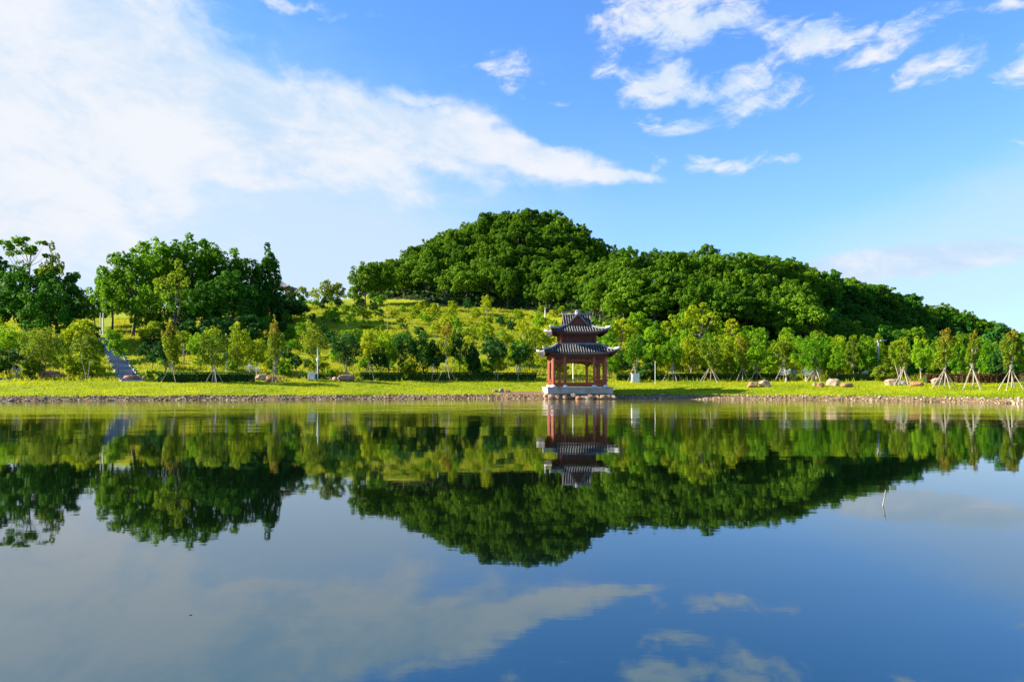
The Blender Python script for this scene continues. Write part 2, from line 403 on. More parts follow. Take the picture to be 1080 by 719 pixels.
def ground_hit(px, py, y0=None, y1=190.0):
    """where the sight line of a photo pixel meets the ground"""
    Y = np.arange(shore(px) - 0.5 if y0 is None else y0, y1, 0.1); x = (px - 540) / FPX * Y
    below = ground_z(x, Y) - (EYE + (HZ - py) * Y / FPX)
    i = int(np.argmax(below >= 0)) if (below >= 0).any() else int(np.argmax(below))
    return Vector((x[i], Y[i], gz(x[i], Y[i])))


def ground_material():
    m, t, b = principled('ground_cover', 0.95, 0.1)
    at_ = t.n('ShaderNodeAttribute'); at_.attribute_name = 'zone'; sp = t.n('ShaderNodeSeparateColor'); t.put(sp.inputs[0], at_.outputs['Color'])
    tc = t.n('ShaderNodeTexCoord'); P = tc.outputs['Object']
    n1 = t.noise(P, 0.35, 6, 0.6).outputs['Fac']; n2 = t.noise(P, 3.0, 5, 0.65).outputs['Fac']
    grass = t.mix(n1, (0.14, 0.21, 0.005, 1), (0.33, 0.34, 0.010, 1))
    grass = t.mix(t.smooth(n2, 0.35, 0.7), grass, (0.21, 0.24, 0.006, 1))
    earth = t.mix(n2, (0.14, 0.080, 0.036, 1), (0.28, 0.175, 0.085, 1))
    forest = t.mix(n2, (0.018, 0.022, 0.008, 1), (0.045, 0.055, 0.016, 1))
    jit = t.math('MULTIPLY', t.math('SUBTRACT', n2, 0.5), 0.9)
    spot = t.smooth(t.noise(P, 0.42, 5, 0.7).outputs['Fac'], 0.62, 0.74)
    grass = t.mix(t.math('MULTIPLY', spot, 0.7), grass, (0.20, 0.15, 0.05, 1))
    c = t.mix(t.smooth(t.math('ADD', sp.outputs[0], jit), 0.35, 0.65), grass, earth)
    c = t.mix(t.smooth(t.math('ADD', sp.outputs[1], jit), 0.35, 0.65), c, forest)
    t.put(b.inputs['Base Color'], c)
    bp = t.n('ShaderNodeBump'); bp.inputs['Strength'].default_value = 0.6; bp.inputs['Distance'].default_value = 0.12
    t.put(bp.inputs['Height'], n2); t.put(b.inputs['Normal'], bp.outputs[0])
    return m


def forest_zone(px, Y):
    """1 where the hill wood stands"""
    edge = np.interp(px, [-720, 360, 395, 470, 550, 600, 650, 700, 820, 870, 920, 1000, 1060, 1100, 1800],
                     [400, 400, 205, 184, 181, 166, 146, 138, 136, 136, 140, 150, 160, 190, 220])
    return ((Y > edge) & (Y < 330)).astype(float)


def build_ground():
    cp = np.arange(-720, 1801, 5.0)
    tt = np.concatenate([[-30, -12, -4, -2], np.arange(-1, 16, 0.5), np.arange(16, 180, 2.0), np.arange(180, 400, 12.0), [450, 600, 900, 1400, 2200, 3000]])
    P_, T_ = np.meshgrid(cp, tt, indexing='ij'); Y = shore(P_) + T_; X = (P_ - 540) / FPX * Y; Zv = ground_z(X, Y)
    V = np.stack([X, Y, Zv], -1).reshape(-1, 3); a, b = len(cp), len(tt)
    I, J = np.meshgrid(np.arange(a - 1), np.arange(b - 1), indexing='ij')
    F = np.stack([I * b + J, (I + 1) * b + J, (I + 1) * b + J + 1, I * b + J + 1], -1).reshape(-1)
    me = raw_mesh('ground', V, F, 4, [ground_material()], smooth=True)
    ca = me.color_attributes.new('zone', 'FLOAT_COLOR', 'POINT'); c = np.zeros((len(V), 4), np.float32); c[:, 3] = 1
    cut = np.exp(-((P_ - 550) / 26) ** 4) * (T_ < 4.2)                      # bare earth scar beside the pavilion
    c[:, 0] = np.maximum((1 - sstep(T_, 1.0, 1.6)), cut).reshape(-1)
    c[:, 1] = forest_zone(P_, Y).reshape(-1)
    ca.data.foreach_set('color', c.ravel())
    tag(link('ground', me), kind='structure')
build_ground()


def build_water():
    m, t, b = principled('lake_water', 0.02, 0.5)
    b.inputs['IOR'].default_value = 2.3
    b.inputs['Specular Tint'].default_value = (0.56, 0.88, 1.0, 1)
    tc = t.n('ShaderNodeTexCoord'); P = tc.outputs['Object']
    sp = t.n('ShaderNodeSeparateXYZ'); t.put(sp.inputs[0], P)
    n0 = t.noise(P, 0.03, 3, 0.5).outputs['Fac']
    shallow = t.smooth(t.math('ADD', sp.outputs[1], t.math('MULTIPLY', n0, 8.0)), 34, 80)
    past_near = t.smooth(t.math('ADD', sp.outputs[1], t.math('MULTIPLY', n0, 2.0)), 4.5, 9)  # nearest water is coloured bluer, standing in for a bluish sky reflection
    t.put(b.inputs['Base Color'], t.mix(shallow, t.mix(past_near, (0.003, 0.018, 0.026, 1), (0.0015, 0.0042, 0.0018, 1)), (0.16, 0.125, 0.010, 1)))
    mp = t.n('ShaderNodeMapping'); t.put(mp.inputs[0], P); mp.inputs['Scale'].default_value = (0.45, 1.0, 1)
    r1 = t.noise(mp.outputs[0], 1.1, 4, 0.5); r2 = t.noise(mp.outputs[0], 0.16, 3, 0.5); r3 = t.noise(mp.outputs[0], 5.0, 3, 0.5)
    patch = t.smooth(t.noise(P, 0.045, 3, 0.5).outputs['Fac'], 0.42, 0.66, 0.35, 1.0)
    h = t.math('ADD', t.math('MULTIPLY', t.math('MULTIPLY', r1.outputs['Fac'], patch), 0.010), t.math('MULTIPLY', r2.outputs['Fac'], 0.030))
    h = t.math('ADD', h, t.math('MULTIPLY', r3.outputs['Fac'], 0.0012))
    h = t.math('MULTIPLY', h, t.smooth(t.math('ADD', sp.outputs[1], t.math('MULTIPLY', n0, 14.0)), 22, 64, 0.5, 4.2))     # a breath of wind ruffles the far water
    bp = t.n('ShaderNodeBump'); bp.inputs['Strength'].default_value = 0.55; bp.inputs['Distance'].default_value = 1.0
    t.put(bp.inputs['Height'], h); t.put(b.inputs['Normal'], bp.outputs[0])
    mb = MB()
    xs = np.concatenate([[-900, -400], np.arange(-200, 201, 25.0), [400, 900]]); ys = np.concatenate([[-900, -300, -100], np.arange(-50, 101, 15.0)])
    Xg, Yg = np.meshgrid(xs, ys, indexing='ij'); mb.grid(np.stack([Xg, Yg, 0 * Xg], -1))
    tag(mb.build('lake_water', m), kind='structure')
build_water()

# ------------------------------------------------------------------ stones, grass, path
ICO = None


def ico():
    import bmesh
    bm = bmesh.new(); bmesh.ops.create_icosphere(bm, subdivisions=1, radius=1.0)
    v = np.array([x.co[:] for x in bm.verts]); f = np.array([[q.index for q in x.verts] for x in bm.faces]); bm.free()
    return v, f
IV, IF = ico()


def rock_mesh(name, dims, seed, mat, sub=3, blocky=0.35):
    import bmesh
    rng = random.Random(seed); bm = bmesh.new(); bmesh.ops.create_icosphere(bm, subdivisions=sub, radius=1.0)
    planes = [(Vector((rng.gauss(0, 1), rng.gauss(0, 1), rng.gauss(0, 0.8))).normalized(), rng.uniform(0.62, 0.9)) for _ in range(11)]
    for v in bm.verts:
        p = v.co.copy()
        for n, d in planes:
            e = p.dot(n) - d
            if e > 0: p -= n * e * 0.9
        q = v.co * 3.1 + Vector((seed, 0, 0)); w = 1 + 0.05 * math.sin(q.x * 2.1 + q.z) + 0.04 * math.sin(q.y * 3.3 + q.x)
        m_ = max(abs(p.x), abs(p.y), abs(p.z))
        p = p.lerp(p / max(m_, 0.3) * p.length * 0.9, blocky * 0.5) * w
        v.co = Vector((p.x * dims[0], p.y * dims[1], p.z * dims[2]))
    zmin = min(v.co.z for v in bm.verts)
    for v in bm.verts: v.co.z -= zmin + 0.28 * dims[2]
    me = bpy.data.meshes.new(name); bm.to_mesh(me); bm.free(); me.materials.append(mat)
    me.polygons.foreach_set('use_smooth', [False] * len(me.polygons)); return me


def scatter_stones(name, n, px0, px1, t0, t1, s0, s1, mat, label):
    rng = np.random.default_rng(11); px = rng.uniform(px0, px1, n); T = t0 + (t1 - t0) * rng.random(n); y = shore(px) + T; x = (px - 540) / FPX * y
    z = ground_z(x, y); s = s0 * (s1 / s0) ** (rng.random(n) ** 2.2)
    sc = s[:, None] * rng.uniform([0.8, 0.7, 0.45], [1.3, 1.1, 0.8], (n, 3)); a = rng.uniform(0, 6.28, n)
    jit = 1 + rng.normal(0, 0.13, (n, len(IV), 1)); V = IV[None] * jit * sc[:, None, :]
    X = V[..., 0] * np.cos(a)[:, None] - V[..., 1] * np.sin(a)[:, None]; Yv = V[..., 0] * np.sin(a)[:, None] + V[..., 1] * np.cos(a)[:, None]
    V = np.stack([X + x[:, None], Yv + y[:, None], V[..., 2] + (z + s * 0.15)[:, None]], -1).reshape(-1, 3)
    F = (IF[None] + (np.arange(n) * len(IV))[:, None, None]).reshape(-1)
    tag(link(name, raw_mesh(name, V, F, 3, [mat])), label, 'pebbles', kind='stuff')
scatter_stones('shore_pebbles', 11000, -160, 1240, -0.3, 1.35, 0.03, 0.15, PEBBLE, 'brown and tan pebbles strewn along the waterline below the grass')


def blades(name, n, sampler, h0, h1, w, mat, label, cat='grass', lean=0.35, seed=3, per=3):
    """tufts of pointed triangular blades"""
    rng = np.random.default_rng(seed); x, y = sampler(rng, n); n = len(x); z = ground_z(x, y)
    x = np.repeat(x, per) + rng.normal(0, w * 1.6, n * per); y = np.repeat(y, per) + rng.normal(0, w * 1.6, n * per); z = np.repeat(z, per) - 0.03
    hh = np.repeat(rng.uniform(h0, h1, n), per) * rng.uniform(0.6, 1.1, n * per); a = rng.uniform(0, 6.28, n * per)
    d = np.stack([np.cos(a), np.sin(a), 0 * a], -1) * w; tip = np.stack([rng.normal(0, lean, n * per) * hh, rng.normal(0, lean, n * per) * hh, hh], -1)
    B = np.stack([x, y, z], -1); V = np.stack([B - d, B + d, B + tip], 1).reshape(-1, 3)
    tag(link(name, raw_mesh(name, V, np.arange(len(V)), 3, [mat])), label, cat, kind='stuff')


def s_bank(rng, n):
    px = rng.uniform(-150, 1230, n); t = rng.uniform(0.75, 14.5, n); t = np.maximum(t, 1.15 + 0.35 * np.sin(px * 0.21) + 0.3 * np.sin(px * 0.063 + 1)) ; y = shore(px) + t; x_ = (px - 540) / FPX * y; worn = np.sin(x_ * 0.37 + 2 * np.sin(y * 0.5)) + np.sin(x_ * 0.93 + y * 1.1 + 1.3) + 0.7 * np.sin(x_ * 2.1 - y * 0.7)
    k = ~((np.abs(px - 550) < 28) & (t < 4.0)) & ((worn < 1.5) | (rng.random(n) < 0.25)); return ((px - 540) / FPX * y)[k], y[k]
blades('bank_grass', 42000, s_bank, 0.07, 0.22, 0.045, GRASS, 'short sunlit yellow-green grass on the lake bank')


def s_meadow(rng, n):
    px = rng.uniform(-150, 1000, n); t = 14 + (rng.random(n) ** 0.8) * 95; y = shore(px) + t
    k = (forest_zone(px, y) < 0.5) & (y < 200) & ~(np.abs(px - np.interp(y, [88, 142], [140, 112])) < 1350 / y); return ((px - 540) / FPX * y)[k], y[k]
blades('meadow_grass', 60000, s_meadow, 0.25, 0.75, 0.07, MEADOW, 'tall yellow-green meadow grass covering the slope behind the shore trees', seed=9, lean=0.45)


def build_steps():
    a, b = Vector((at(140, 88.5).x, 88.5, 0)), Vector((at(112, 142).x, 142, 0)); mb = MB(); n = 60
    d = (b - a); L = d.length; ang = math.atan2(d.y, d.x)
    for i in range(n):
        p = a + d * ((i + 0.5) / n); z = gz(p.x, p.y)
        mb.box((p.x, p.y, z - 0.28), (L / n / 2 + 0.02, 1.0, 0.38 + 0.004 * (i % 2)), ang)
    for s_ in (-1, 1):
        nrm = Vector((-d.y, d.x, 0)).normalized() * 1.13 * s_
        for i in range(n // 3):
            p = a + d * ((i + 0.5) / (n / 3)) + nrm; mb.box((p.x, p.y, gz(p.x, p.y) - 0.16), (L / n * 1.52, 0.10, 0.3), ang)
    tag(mb.build('path', STEPS), kind='structure')
build_steps()


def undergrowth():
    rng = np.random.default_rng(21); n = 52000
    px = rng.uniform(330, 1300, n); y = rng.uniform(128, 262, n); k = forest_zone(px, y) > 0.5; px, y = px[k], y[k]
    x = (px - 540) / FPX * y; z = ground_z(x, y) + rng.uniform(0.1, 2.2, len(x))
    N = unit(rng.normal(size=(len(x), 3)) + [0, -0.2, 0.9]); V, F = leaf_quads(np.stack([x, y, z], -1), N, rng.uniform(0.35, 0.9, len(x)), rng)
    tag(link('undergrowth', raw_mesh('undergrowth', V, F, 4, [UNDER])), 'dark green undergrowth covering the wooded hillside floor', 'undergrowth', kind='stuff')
undergrowth()


# ------------------------------------------------------------------ trees
def clump_crown(rng, R3, nc, cr, per, ls, shape='dome', mats=1, top_mat=0.0, hollow=0.25):
    """crown of leaf clumps: returns leaf centres, normals, sizes, material index and clump centres (crown centre at origin)"""
    R3 = np.array(R3, float); cs = []
    tries = 0
    while len(cs) < nc and tries < 4000:
        tries += 1
        p = rng.normal(size=3); p = p / np.linalg.norm(p) * (hollow + (1 - hollow) * rng.random() ** 0.45)
        if shape == 'dome' and p[2] < -0.55: continue
        if shape == 'cone': p[:2] *= np.clip(0.95 - 0.75 * (p[2] + 1) / 2, 0.12, 1) * 1.25
        if shape == 'column': p[:2] *= 0.9
        if shape == 'umbrella':
            p[2] = p[2] * 0.62 + 0.25 - 0.45 * (abs(p[0]) > 0.55)
        if all(np.linalg.norm((p - q) / 1.0) > 0.9 * cr for q in cs): cs.append(p)
    cs = np.array(cs); cs = cs * (1 + np.clip(rng.normal(0, 0.075, (len(cs), 1)), -0.2, 0.09)); C = []; N = []; S = []; M = []
    for c in cs:
        k = int(per * rng.uniform(0.7, 1.3)); r = cr * rng.uniform(0.75, 1.25)
        d = unit(rng.normal(size=(k, 3)) + [0, 0, 0.25]); rad = r * (0.55 + 0.5 * rng.random((k, 1)) ** 0.6)
        p = c + d * rad * [1, 1, 0.85]
        C.append(p * R3); N.append(unit(d * R3 / R3.max() + rng.normal(size=(k, 3)) * 0.45 + [0, 0, 0.25])); S.append(ls * rng.uniform(0.65, 1.25, k))
        M.append((rng.random(k) < np.clip((p[:, 2] - (1 - 2 * top_mat)) * 1.6, 0, 0.9)).astype(int) if mats > 1 else np.zeros(k, int))
    return np.concatenate(C), np.concatenate(N), np.concatenate(S), np.concatenate(M), cs * R3


def trunk_mb(rng, h, r, limbs, base=(0, 0, 0), lean=0.04, split=0.5, stems=1, spread=0.25, seg=7):
    mb = MB()
    for s in range(stems):
        a = 6.28 * s / max(stems, 1) + rng.uniform(0, 1); o = Vector((math.cos(a), math.sin(a), 0)) * (r * 1.2 if stems > 1 else 0)
        tx, ty = rng.normal(0, lean) * h, rng.normal(0, lean) * h
        if stems > 1: tx += math.cos(a) * spread * h; ty += math.sin(a) * spread * h
        pts = []; N_ = 6
        for i in range(N_ + 1):
            q = i / N_; wig = 0.02 * h * math.sin(q * 5 + s)
            pts.append((base[0] + o.x + tx * q ** 1.4 + wig, base[1] + o.y + ty * q ** 1.4, base[2] - 0.15 + (h + 0.15) * q))
        k = 1.0 if stems == 1 else 0.65
        mb.tube(pts, [r * k * (1.35 if i == 0 else 1 - 0.62 * i / N_) for i in range(N_ + 1)], seg)
        for L in limbs[s::stems]:
            i = rng.integers(min(int(N_ * split), N_ - 1), N_); p = Vector(pts[int(i)]); e = Vector(L)
            if e.z < p.z - 0.3 * h: continue
            m_ = p.lerp(e, 0.5) + Vector((0, 0, -0.06 * (e - p).length))
            rr = r * k * (1 - 0.62 * i / N_) * 0.55
            mb.tube([p, m_, e], [rr, rr * 0.65, rr * 0.25], 5, cap=False)
    return mb


def tree_meshes(kind, seed):
    """meshes (crown, trunk) of one tree, base at the origin"""
    rng = np.random.default_rng(seed); k = dict(KINDS[kind]); H = k['h']
    R3 = k['r']; cz = H - R3[2] * 0.95
    C, N, S, M, cs = clump_crown(rng, R3, k['nc'], k['cr'], k['per'], k['ls'], k.get('shape', 'dome'), len(k['mats']), k.get('top', 0))
    C = C + [0, 0, cz]; cs = cs + [0, 0, cz]
    V, F = leaf_quads(C, N, S, rng)
    cm = raw_mesh(kind + '_crown', V, F, 4, k['mats'], M)
    nb = min(len(cs), k.get('limbs', 9))
    limbs = [tuple(c) for c in cs[rng.permutation(len(cs))[:nb]]]
    tb = trunk_mb(rng, max(cz, H * 0.45), k['tr'], limbs, stems=k.get('stems', 1), split=k.get('split', 0.4))
    o = tb.build('trunk', k.get('bark', BARK), smooth=True); me = o.data; bpy.data.objects.remove(o)
    return cm, me


KINDS = {
    'broadleaf': dict(h=10.5, r=(4.4, 4.4, 4.2), nc=95, cr=0.165, per=58, ls=0.29, mats=[L_HILL], tr=0.24),
    'spreading': dict(h=9.5, r=(5.2, 5.2, 3.6), nc=105, cr=0.16, per=58, ls=0.29, mats=[L_HILL], tr=0.26),
    'tall_broadleaf': dict(h=12.0, r=(3.5, 3.5, 5.2), nc=95, cr=0.165, per=58, ls=0.29, mats=[L_HILL], tr=0.22),
    'light_broadleaf': dict(h=8.5, r=(3.4, 3.4, 3.4), nc=60, cr=0.19, per=60, ls=0.27, mats=[L_HILL_LIGHT], tr=0.18),
    'shade_broadleaf': dict(h=9.5, r=(4.6, 4.6, 4.0), nc=80, cr=0.17, per=55, ls=0.32, mats=[L_DARK], tr=0.22),  # darker leaves put the shade of the hill end into the colour
    'grove': dict(h=15.0, r=(4.9, 4.9, 6.9), nc=105, cr=0.155, per=62, ls=0.29, mats=[L_GROVE], tr=0.28),
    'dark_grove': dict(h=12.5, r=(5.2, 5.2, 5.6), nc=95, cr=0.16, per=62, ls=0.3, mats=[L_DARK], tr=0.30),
    'conical': dict(h=13.5, r=(3.4, 3.4, 6.0), nc=70, cr=0.17, per=70, ls=0.25, mats=[L_DARK], tr=0.22, shape='cone'),
    'airy': dict(h=14.5, r=(3.4, 3.4, 5.6), nc=26, cr=0.20, per=75, ls=0.26, mats=[L_GROVE, L_OLIVE], tr=0.17, top=0.6),
    'umbrella': dict(h=15.0, r=(3.2, 3.2, 1.9), nc=22, cr=0.19, per=42, ls=0.24, mats=[L_GROVE], tr=0.17, shape='umbrella', bark=BARK_PALE, limbs=12, split=0.8),
    'small_skyline': dict(h=6.0, r=(2.0, 2.0, 2.0), nc=14, cr=0.34, per=70, ls=0.24, mats=[L_OLIVE], tr=0.10, bark=BARK_PALE, limbs=10),
    'yellow_bush': dict(h=2.6, r=(1.5, 1.5, 1.35), nc=26, cr=0.27, per=52, ls=0.14, mats=[L_YELLOW], tr=0.06, stems=3),
    'green_bush': dict(h=2.4, r=(1.35, 1.35, 1.25), nc=26, cr=0.27, per=52, ls=0.14, mats=[L_BRIGHT], tr=0.06, stems=3),
    'dark_bush': dict(h=2.6, r=(1.3, 1.3, 1.35), nc=26, cr=0.27, per=52, ls=0.14, mats=[L_DEEP], tr=0.06, stems=2),
    'young_yellow': dict(h=5.2, r=(1.8, 1.8, 1.9), nc=34, cr=0.23, per=56, ls=0.15, mats=[L_YELLOW], tr=0.09, bark=BARK_PALE),
    'young_green': dict(h=5.0, r=(1.6, 1.6, 1.9), nc=34, cr=0.23, per=56, ls=0.15, mats=[L_BRIGHT], tr=0.09),
    'young_dark': dict(h=4.2, r=(1.4, 1.4, 1.6), nc=34, cr=0.23, per=56, ls=0.15, mats=[L_DEEP], tr=0.08),
}
LIB = {}


def lib(kind, nvar):
    if kind not in LIB: LIB[kind] = [tree_meshes(kind, 100 + hash_k(kind) + i) for i in range(nvar)]
    return LIB[kind]


def hash_k(s): return sum(ord(c) * (i + 1) for i, c in enumerate(s)) % 1000


def plant(name, kind, loc, label, cat, group=None, scale=1.0, nvar=4, sz=None, rz=None):
    cm, tm = random.choice(lib(kind, nvar)); e = empty(name, loc, label, cat, group, random.uniform(0, 6.28) if rz is None else rz, (scale, scale, (sz or scale)))
    link('trunk', tm, e); link('crown', cm, e); return e


def poisson(n_try, sampler, dist, seed, seen=()):
    rng = random.Random(seed); pts = []; cell = {}
    for _ in range(n_try):
        x, y, d = sampler(rng)
        if x is None: continue
        kx, ky = int(x // 8), int(y // 8)
        if all(math.hypot(x - q[0], y - q[1]) > (d + q[2]) / 2 for i in (-1, 0, 1) for j in (-1, 0, 1) for q in cell.get((kx + i, ky + j), [])):
            cell.setdefault((kx, ky), []).append((x, y, d)); pts.append((x, y, d))
    return pts


def hill_wood():
    """trees of the wooded hill, one object each; the ones the crest hides are not planted"""
    def smp(r):
        px = r.uniform(372, 1120); y = r.uniform(130, 262)
        if forest_zone(np.array(px), np.array(y)) < 0.5: return None, None, None
        return (px - 540) / FPX * y, y, r.uniform(4.7, 6.3) * (0.8 if px > 960 else 1.0) * (0.88 if y > 196 else 1.0)
    pts = poisson(9000, smp, 6.5, 77)
    # hidden test: highest sight line of crowns in front
    keep = []
    for x, y, d in sorted(pts, key=lambda p: p[1]):
        px = 540 + FPX * x / y; z = gz(x, y); top = (z + 10 - EYE) / y
        ys = np.arange(128, y - 6, 5.0); xs = (px - 540) / FPX * ys
        fz = forest_zone(np.full_like(ys, px), ys)
        block = ((ground_z(xs, ys) + 7.0 * fz - EYE) / ys).max() if len(ys) else -1
        if top > block + 0.006: keep.append((min(top - block, 10 / y) / y, x, y, d, px, z))
    keep.sort(reverse=True); rest = []
    for rank, (_, x, y, d, px, z) in enumerate(keep):
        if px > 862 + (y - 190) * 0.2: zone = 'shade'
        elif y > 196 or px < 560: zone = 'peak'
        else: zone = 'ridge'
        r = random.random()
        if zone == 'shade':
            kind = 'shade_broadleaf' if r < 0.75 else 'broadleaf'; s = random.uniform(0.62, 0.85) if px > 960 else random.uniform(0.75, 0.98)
            lab, grp = 'green tree in the shaded wood falling away toward the right end of the hill', 'trees of the shaded wood at the hill end'
        elif zone == 'peak':
            kind = 'broadleaf' if r < 0.45 else ('tall_broadleaf' if r < 0.7 else ('spreading' if r < 0.92 else 'light_broadleaf')); s = random.uniform(0.70, 0.90)
            lab, grp = 'leafy green tree in the dense wood covering the rounded peak', 'trees of the wood on the rounded peak'
        else:
            kind = 'broadleaf' if r < 0.35 else ('spreading' if r < 0.7 else ('tall_broadleaf' if r < 0.93 else 'light_broadleaf')); s = random.uniform(0.78, 1.0)
            lab, grp = 'leafy green tree in the dense wood along the long ridge behind the pavilion', 'trees of the wood on the long ridge'
        if 540 < px < 655 and 165 < y < 222: s *= 0.78
        if rank >= 300: rest.append((kind, (x, y, z - 0.2), s)); continue
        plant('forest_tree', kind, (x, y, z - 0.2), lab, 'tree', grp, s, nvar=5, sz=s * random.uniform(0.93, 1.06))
    V = []; F = []; n = 0                                                # what is left peeps out between the trees above: one mass
    for kind, p, s in rest:
        cm = random.choice(lib(kind, 5))[0]; v = np.empty(len(cm.vertices) * 3, np.float32); cm.vertices.foreach_get('co', v)
        V.append(v.reshape(-1, 3) * s + np.array(p)); F.append(np.arange(len(cm.vertices)) + n); n += len(cm.vertices)
    if rest: tag(link('woodland', raw_mesh('woodland', np.concatenate(V), np.concatenate(F), 4, [L_HILL])), 'further green tree crowns of the wood peeping out between the hill trees', 'woodland', kind='stuff')
    print('hill trees', len(keep), len(rest))
hill_wood()


def single(kind, px, Y, top, label, cat='tree', group=None, name='tree', width=1.0, nvar=2):
    """a tree at distance Y whose top reaches photo row top"""
    p = at(px, Y); H = EYE + (HZ - top) * Y / FPX - p.z; s = H / KINDS[kind]['h']
    return plant(name, kind, p, label, cat, group, s * width, nvar=nvar, sz=s)


# the grove on the left slope
for a in [
    ('grove', 118, 150, 285, 1.0, 'green broadleaf tree at the thin outer edge of the tall grove, beside the steps'),
    ('grove', 140, 143, 262, 1.0, 'tall bright green tree at the near edge of the tall grove, next to the steps'),
    ('grove', 168, 152, 251, 0.95, 'tall green tree rising to the middle top of the grove'),
    ('grove', 205, 155, 248, 1.0, 'tallest green broadleaf tree crowning the grove'),
    ('grove', 232, 158, 258, 1.0, 'tall green tree just behind the dark inner part of the grove'),
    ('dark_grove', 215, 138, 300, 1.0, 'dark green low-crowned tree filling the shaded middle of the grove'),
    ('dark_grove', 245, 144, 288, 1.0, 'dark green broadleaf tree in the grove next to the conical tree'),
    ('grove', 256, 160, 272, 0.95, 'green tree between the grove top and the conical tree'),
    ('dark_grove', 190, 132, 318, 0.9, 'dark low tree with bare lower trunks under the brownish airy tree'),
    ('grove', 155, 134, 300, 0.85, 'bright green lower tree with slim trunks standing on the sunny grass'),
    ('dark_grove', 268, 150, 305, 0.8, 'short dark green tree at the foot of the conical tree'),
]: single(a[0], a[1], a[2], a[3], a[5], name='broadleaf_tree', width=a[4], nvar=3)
single('airy', 184, 128, 277, 'airy tall tree with sparse brownish top in front of the green grove', name='airy_tree', nvar=1)
single('conical', 282, 158, 261, 'dark pointed conical tree beside the grove', name='conical_tree', nvar=1)
for a in [
    ('dark_grove', -60, 128, 285, 'large dark green tree partly cut off by the left picture edge', 1.0),
    ('dark_grove', -8, 132, 277, 'large dark green tree standing at the left picture edge', 1.0),
    ('dark_grove', 28, 128, 281, 'dark rounded tree beneath the umbrella-topped tree', 1.0),
    ('dark_grove', 60, 134, 286, 'dark broad tree ending the dark wood beside the sky gap', 0.95),
    ('dark_grove', 48, 122, 300, 'dark low tree in front of the dark wood', 0.85),
    ('dark_grove', 82, 150, 306, 'small dark tree lower than the rest beside the sky gap', 0.9),
    ('dark_grove', 100, 160, 312, 'low dark tree behind the white pole at the top of the steps', 1.0),
    ('dark_grove', -150, 124, 290, 'dark tree beyond the left picture edge', 1.0),
    ('dark_grove', -240, 122, 296, 'dark tree far beyond the left picture edge', 1.0),
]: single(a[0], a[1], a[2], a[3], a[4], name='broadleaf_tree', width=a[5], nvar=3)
single('umbrella', 26, 130, 249, 'tall thin tree with a flat umbrella crown standing above the dark wood', name='umbrella_tree', nvar=1)
single('airy', 54, 131, 259, 'thin sparse grey-leaved tree beside the umbrella-topped tree', name='airy_tree', width=0.55, nvar=1)
for i, (px, top, kd, lab) in enumerate([
    (306, 302, 'dark_grove', 'small dark skyline tree beside the hidden grey roof'), (318, 303, 'small_skyline', 'thin light skyline tree between two darker ones near the grey roof'),
    (345, 297, 'small_skyline', 'sparse skyline tree with slender stems in the gap of the hills'), (356, 299, 'small_skyline', 'yellowish sparse skyline tree in the gap of the hills'),
    (385, 279, 'broadleaf', 'dark round tree standing out at the left foot of the peak'), (402, 278, 'broadleaf', 'green tree next to the dark round one at the foot of the peak'),
    (374, 302, 'light_broadleaf', 'small light green tree at the foot of the peak beside the skyline gap')]):
    single(kd, px, 182 + i, top, lab, name='skyline_tree', nvar=2, width=0.62 if kd == 'dark_grove' else 0.9)


for i, (px, Y, top, lab) in enumerate([
    (172, 124, 341, 'dark bush under the bare trunks of the grove'), (205, 126, 338, 'round dark bush at the shaded foot of the grove'), (232, 130, 334, 'broad dark bush below the darkest part of the grove'),
    (258, 134, 331, 'dark bush below the short tree at the foot of the conical one'), (285, 160, 312, 'dark bush hiding the foot of the conical tree'), (298, 164, 311, 'leafy bush hiding the posts under the grey skyline roof'),
    (309, 166, 313, 'small leafy bush beside the grey skyline roof')]):
    single('dark_bush', px, Y, top, lab, name='slope_bush', cat='bush', nvar=4, width=1.25)


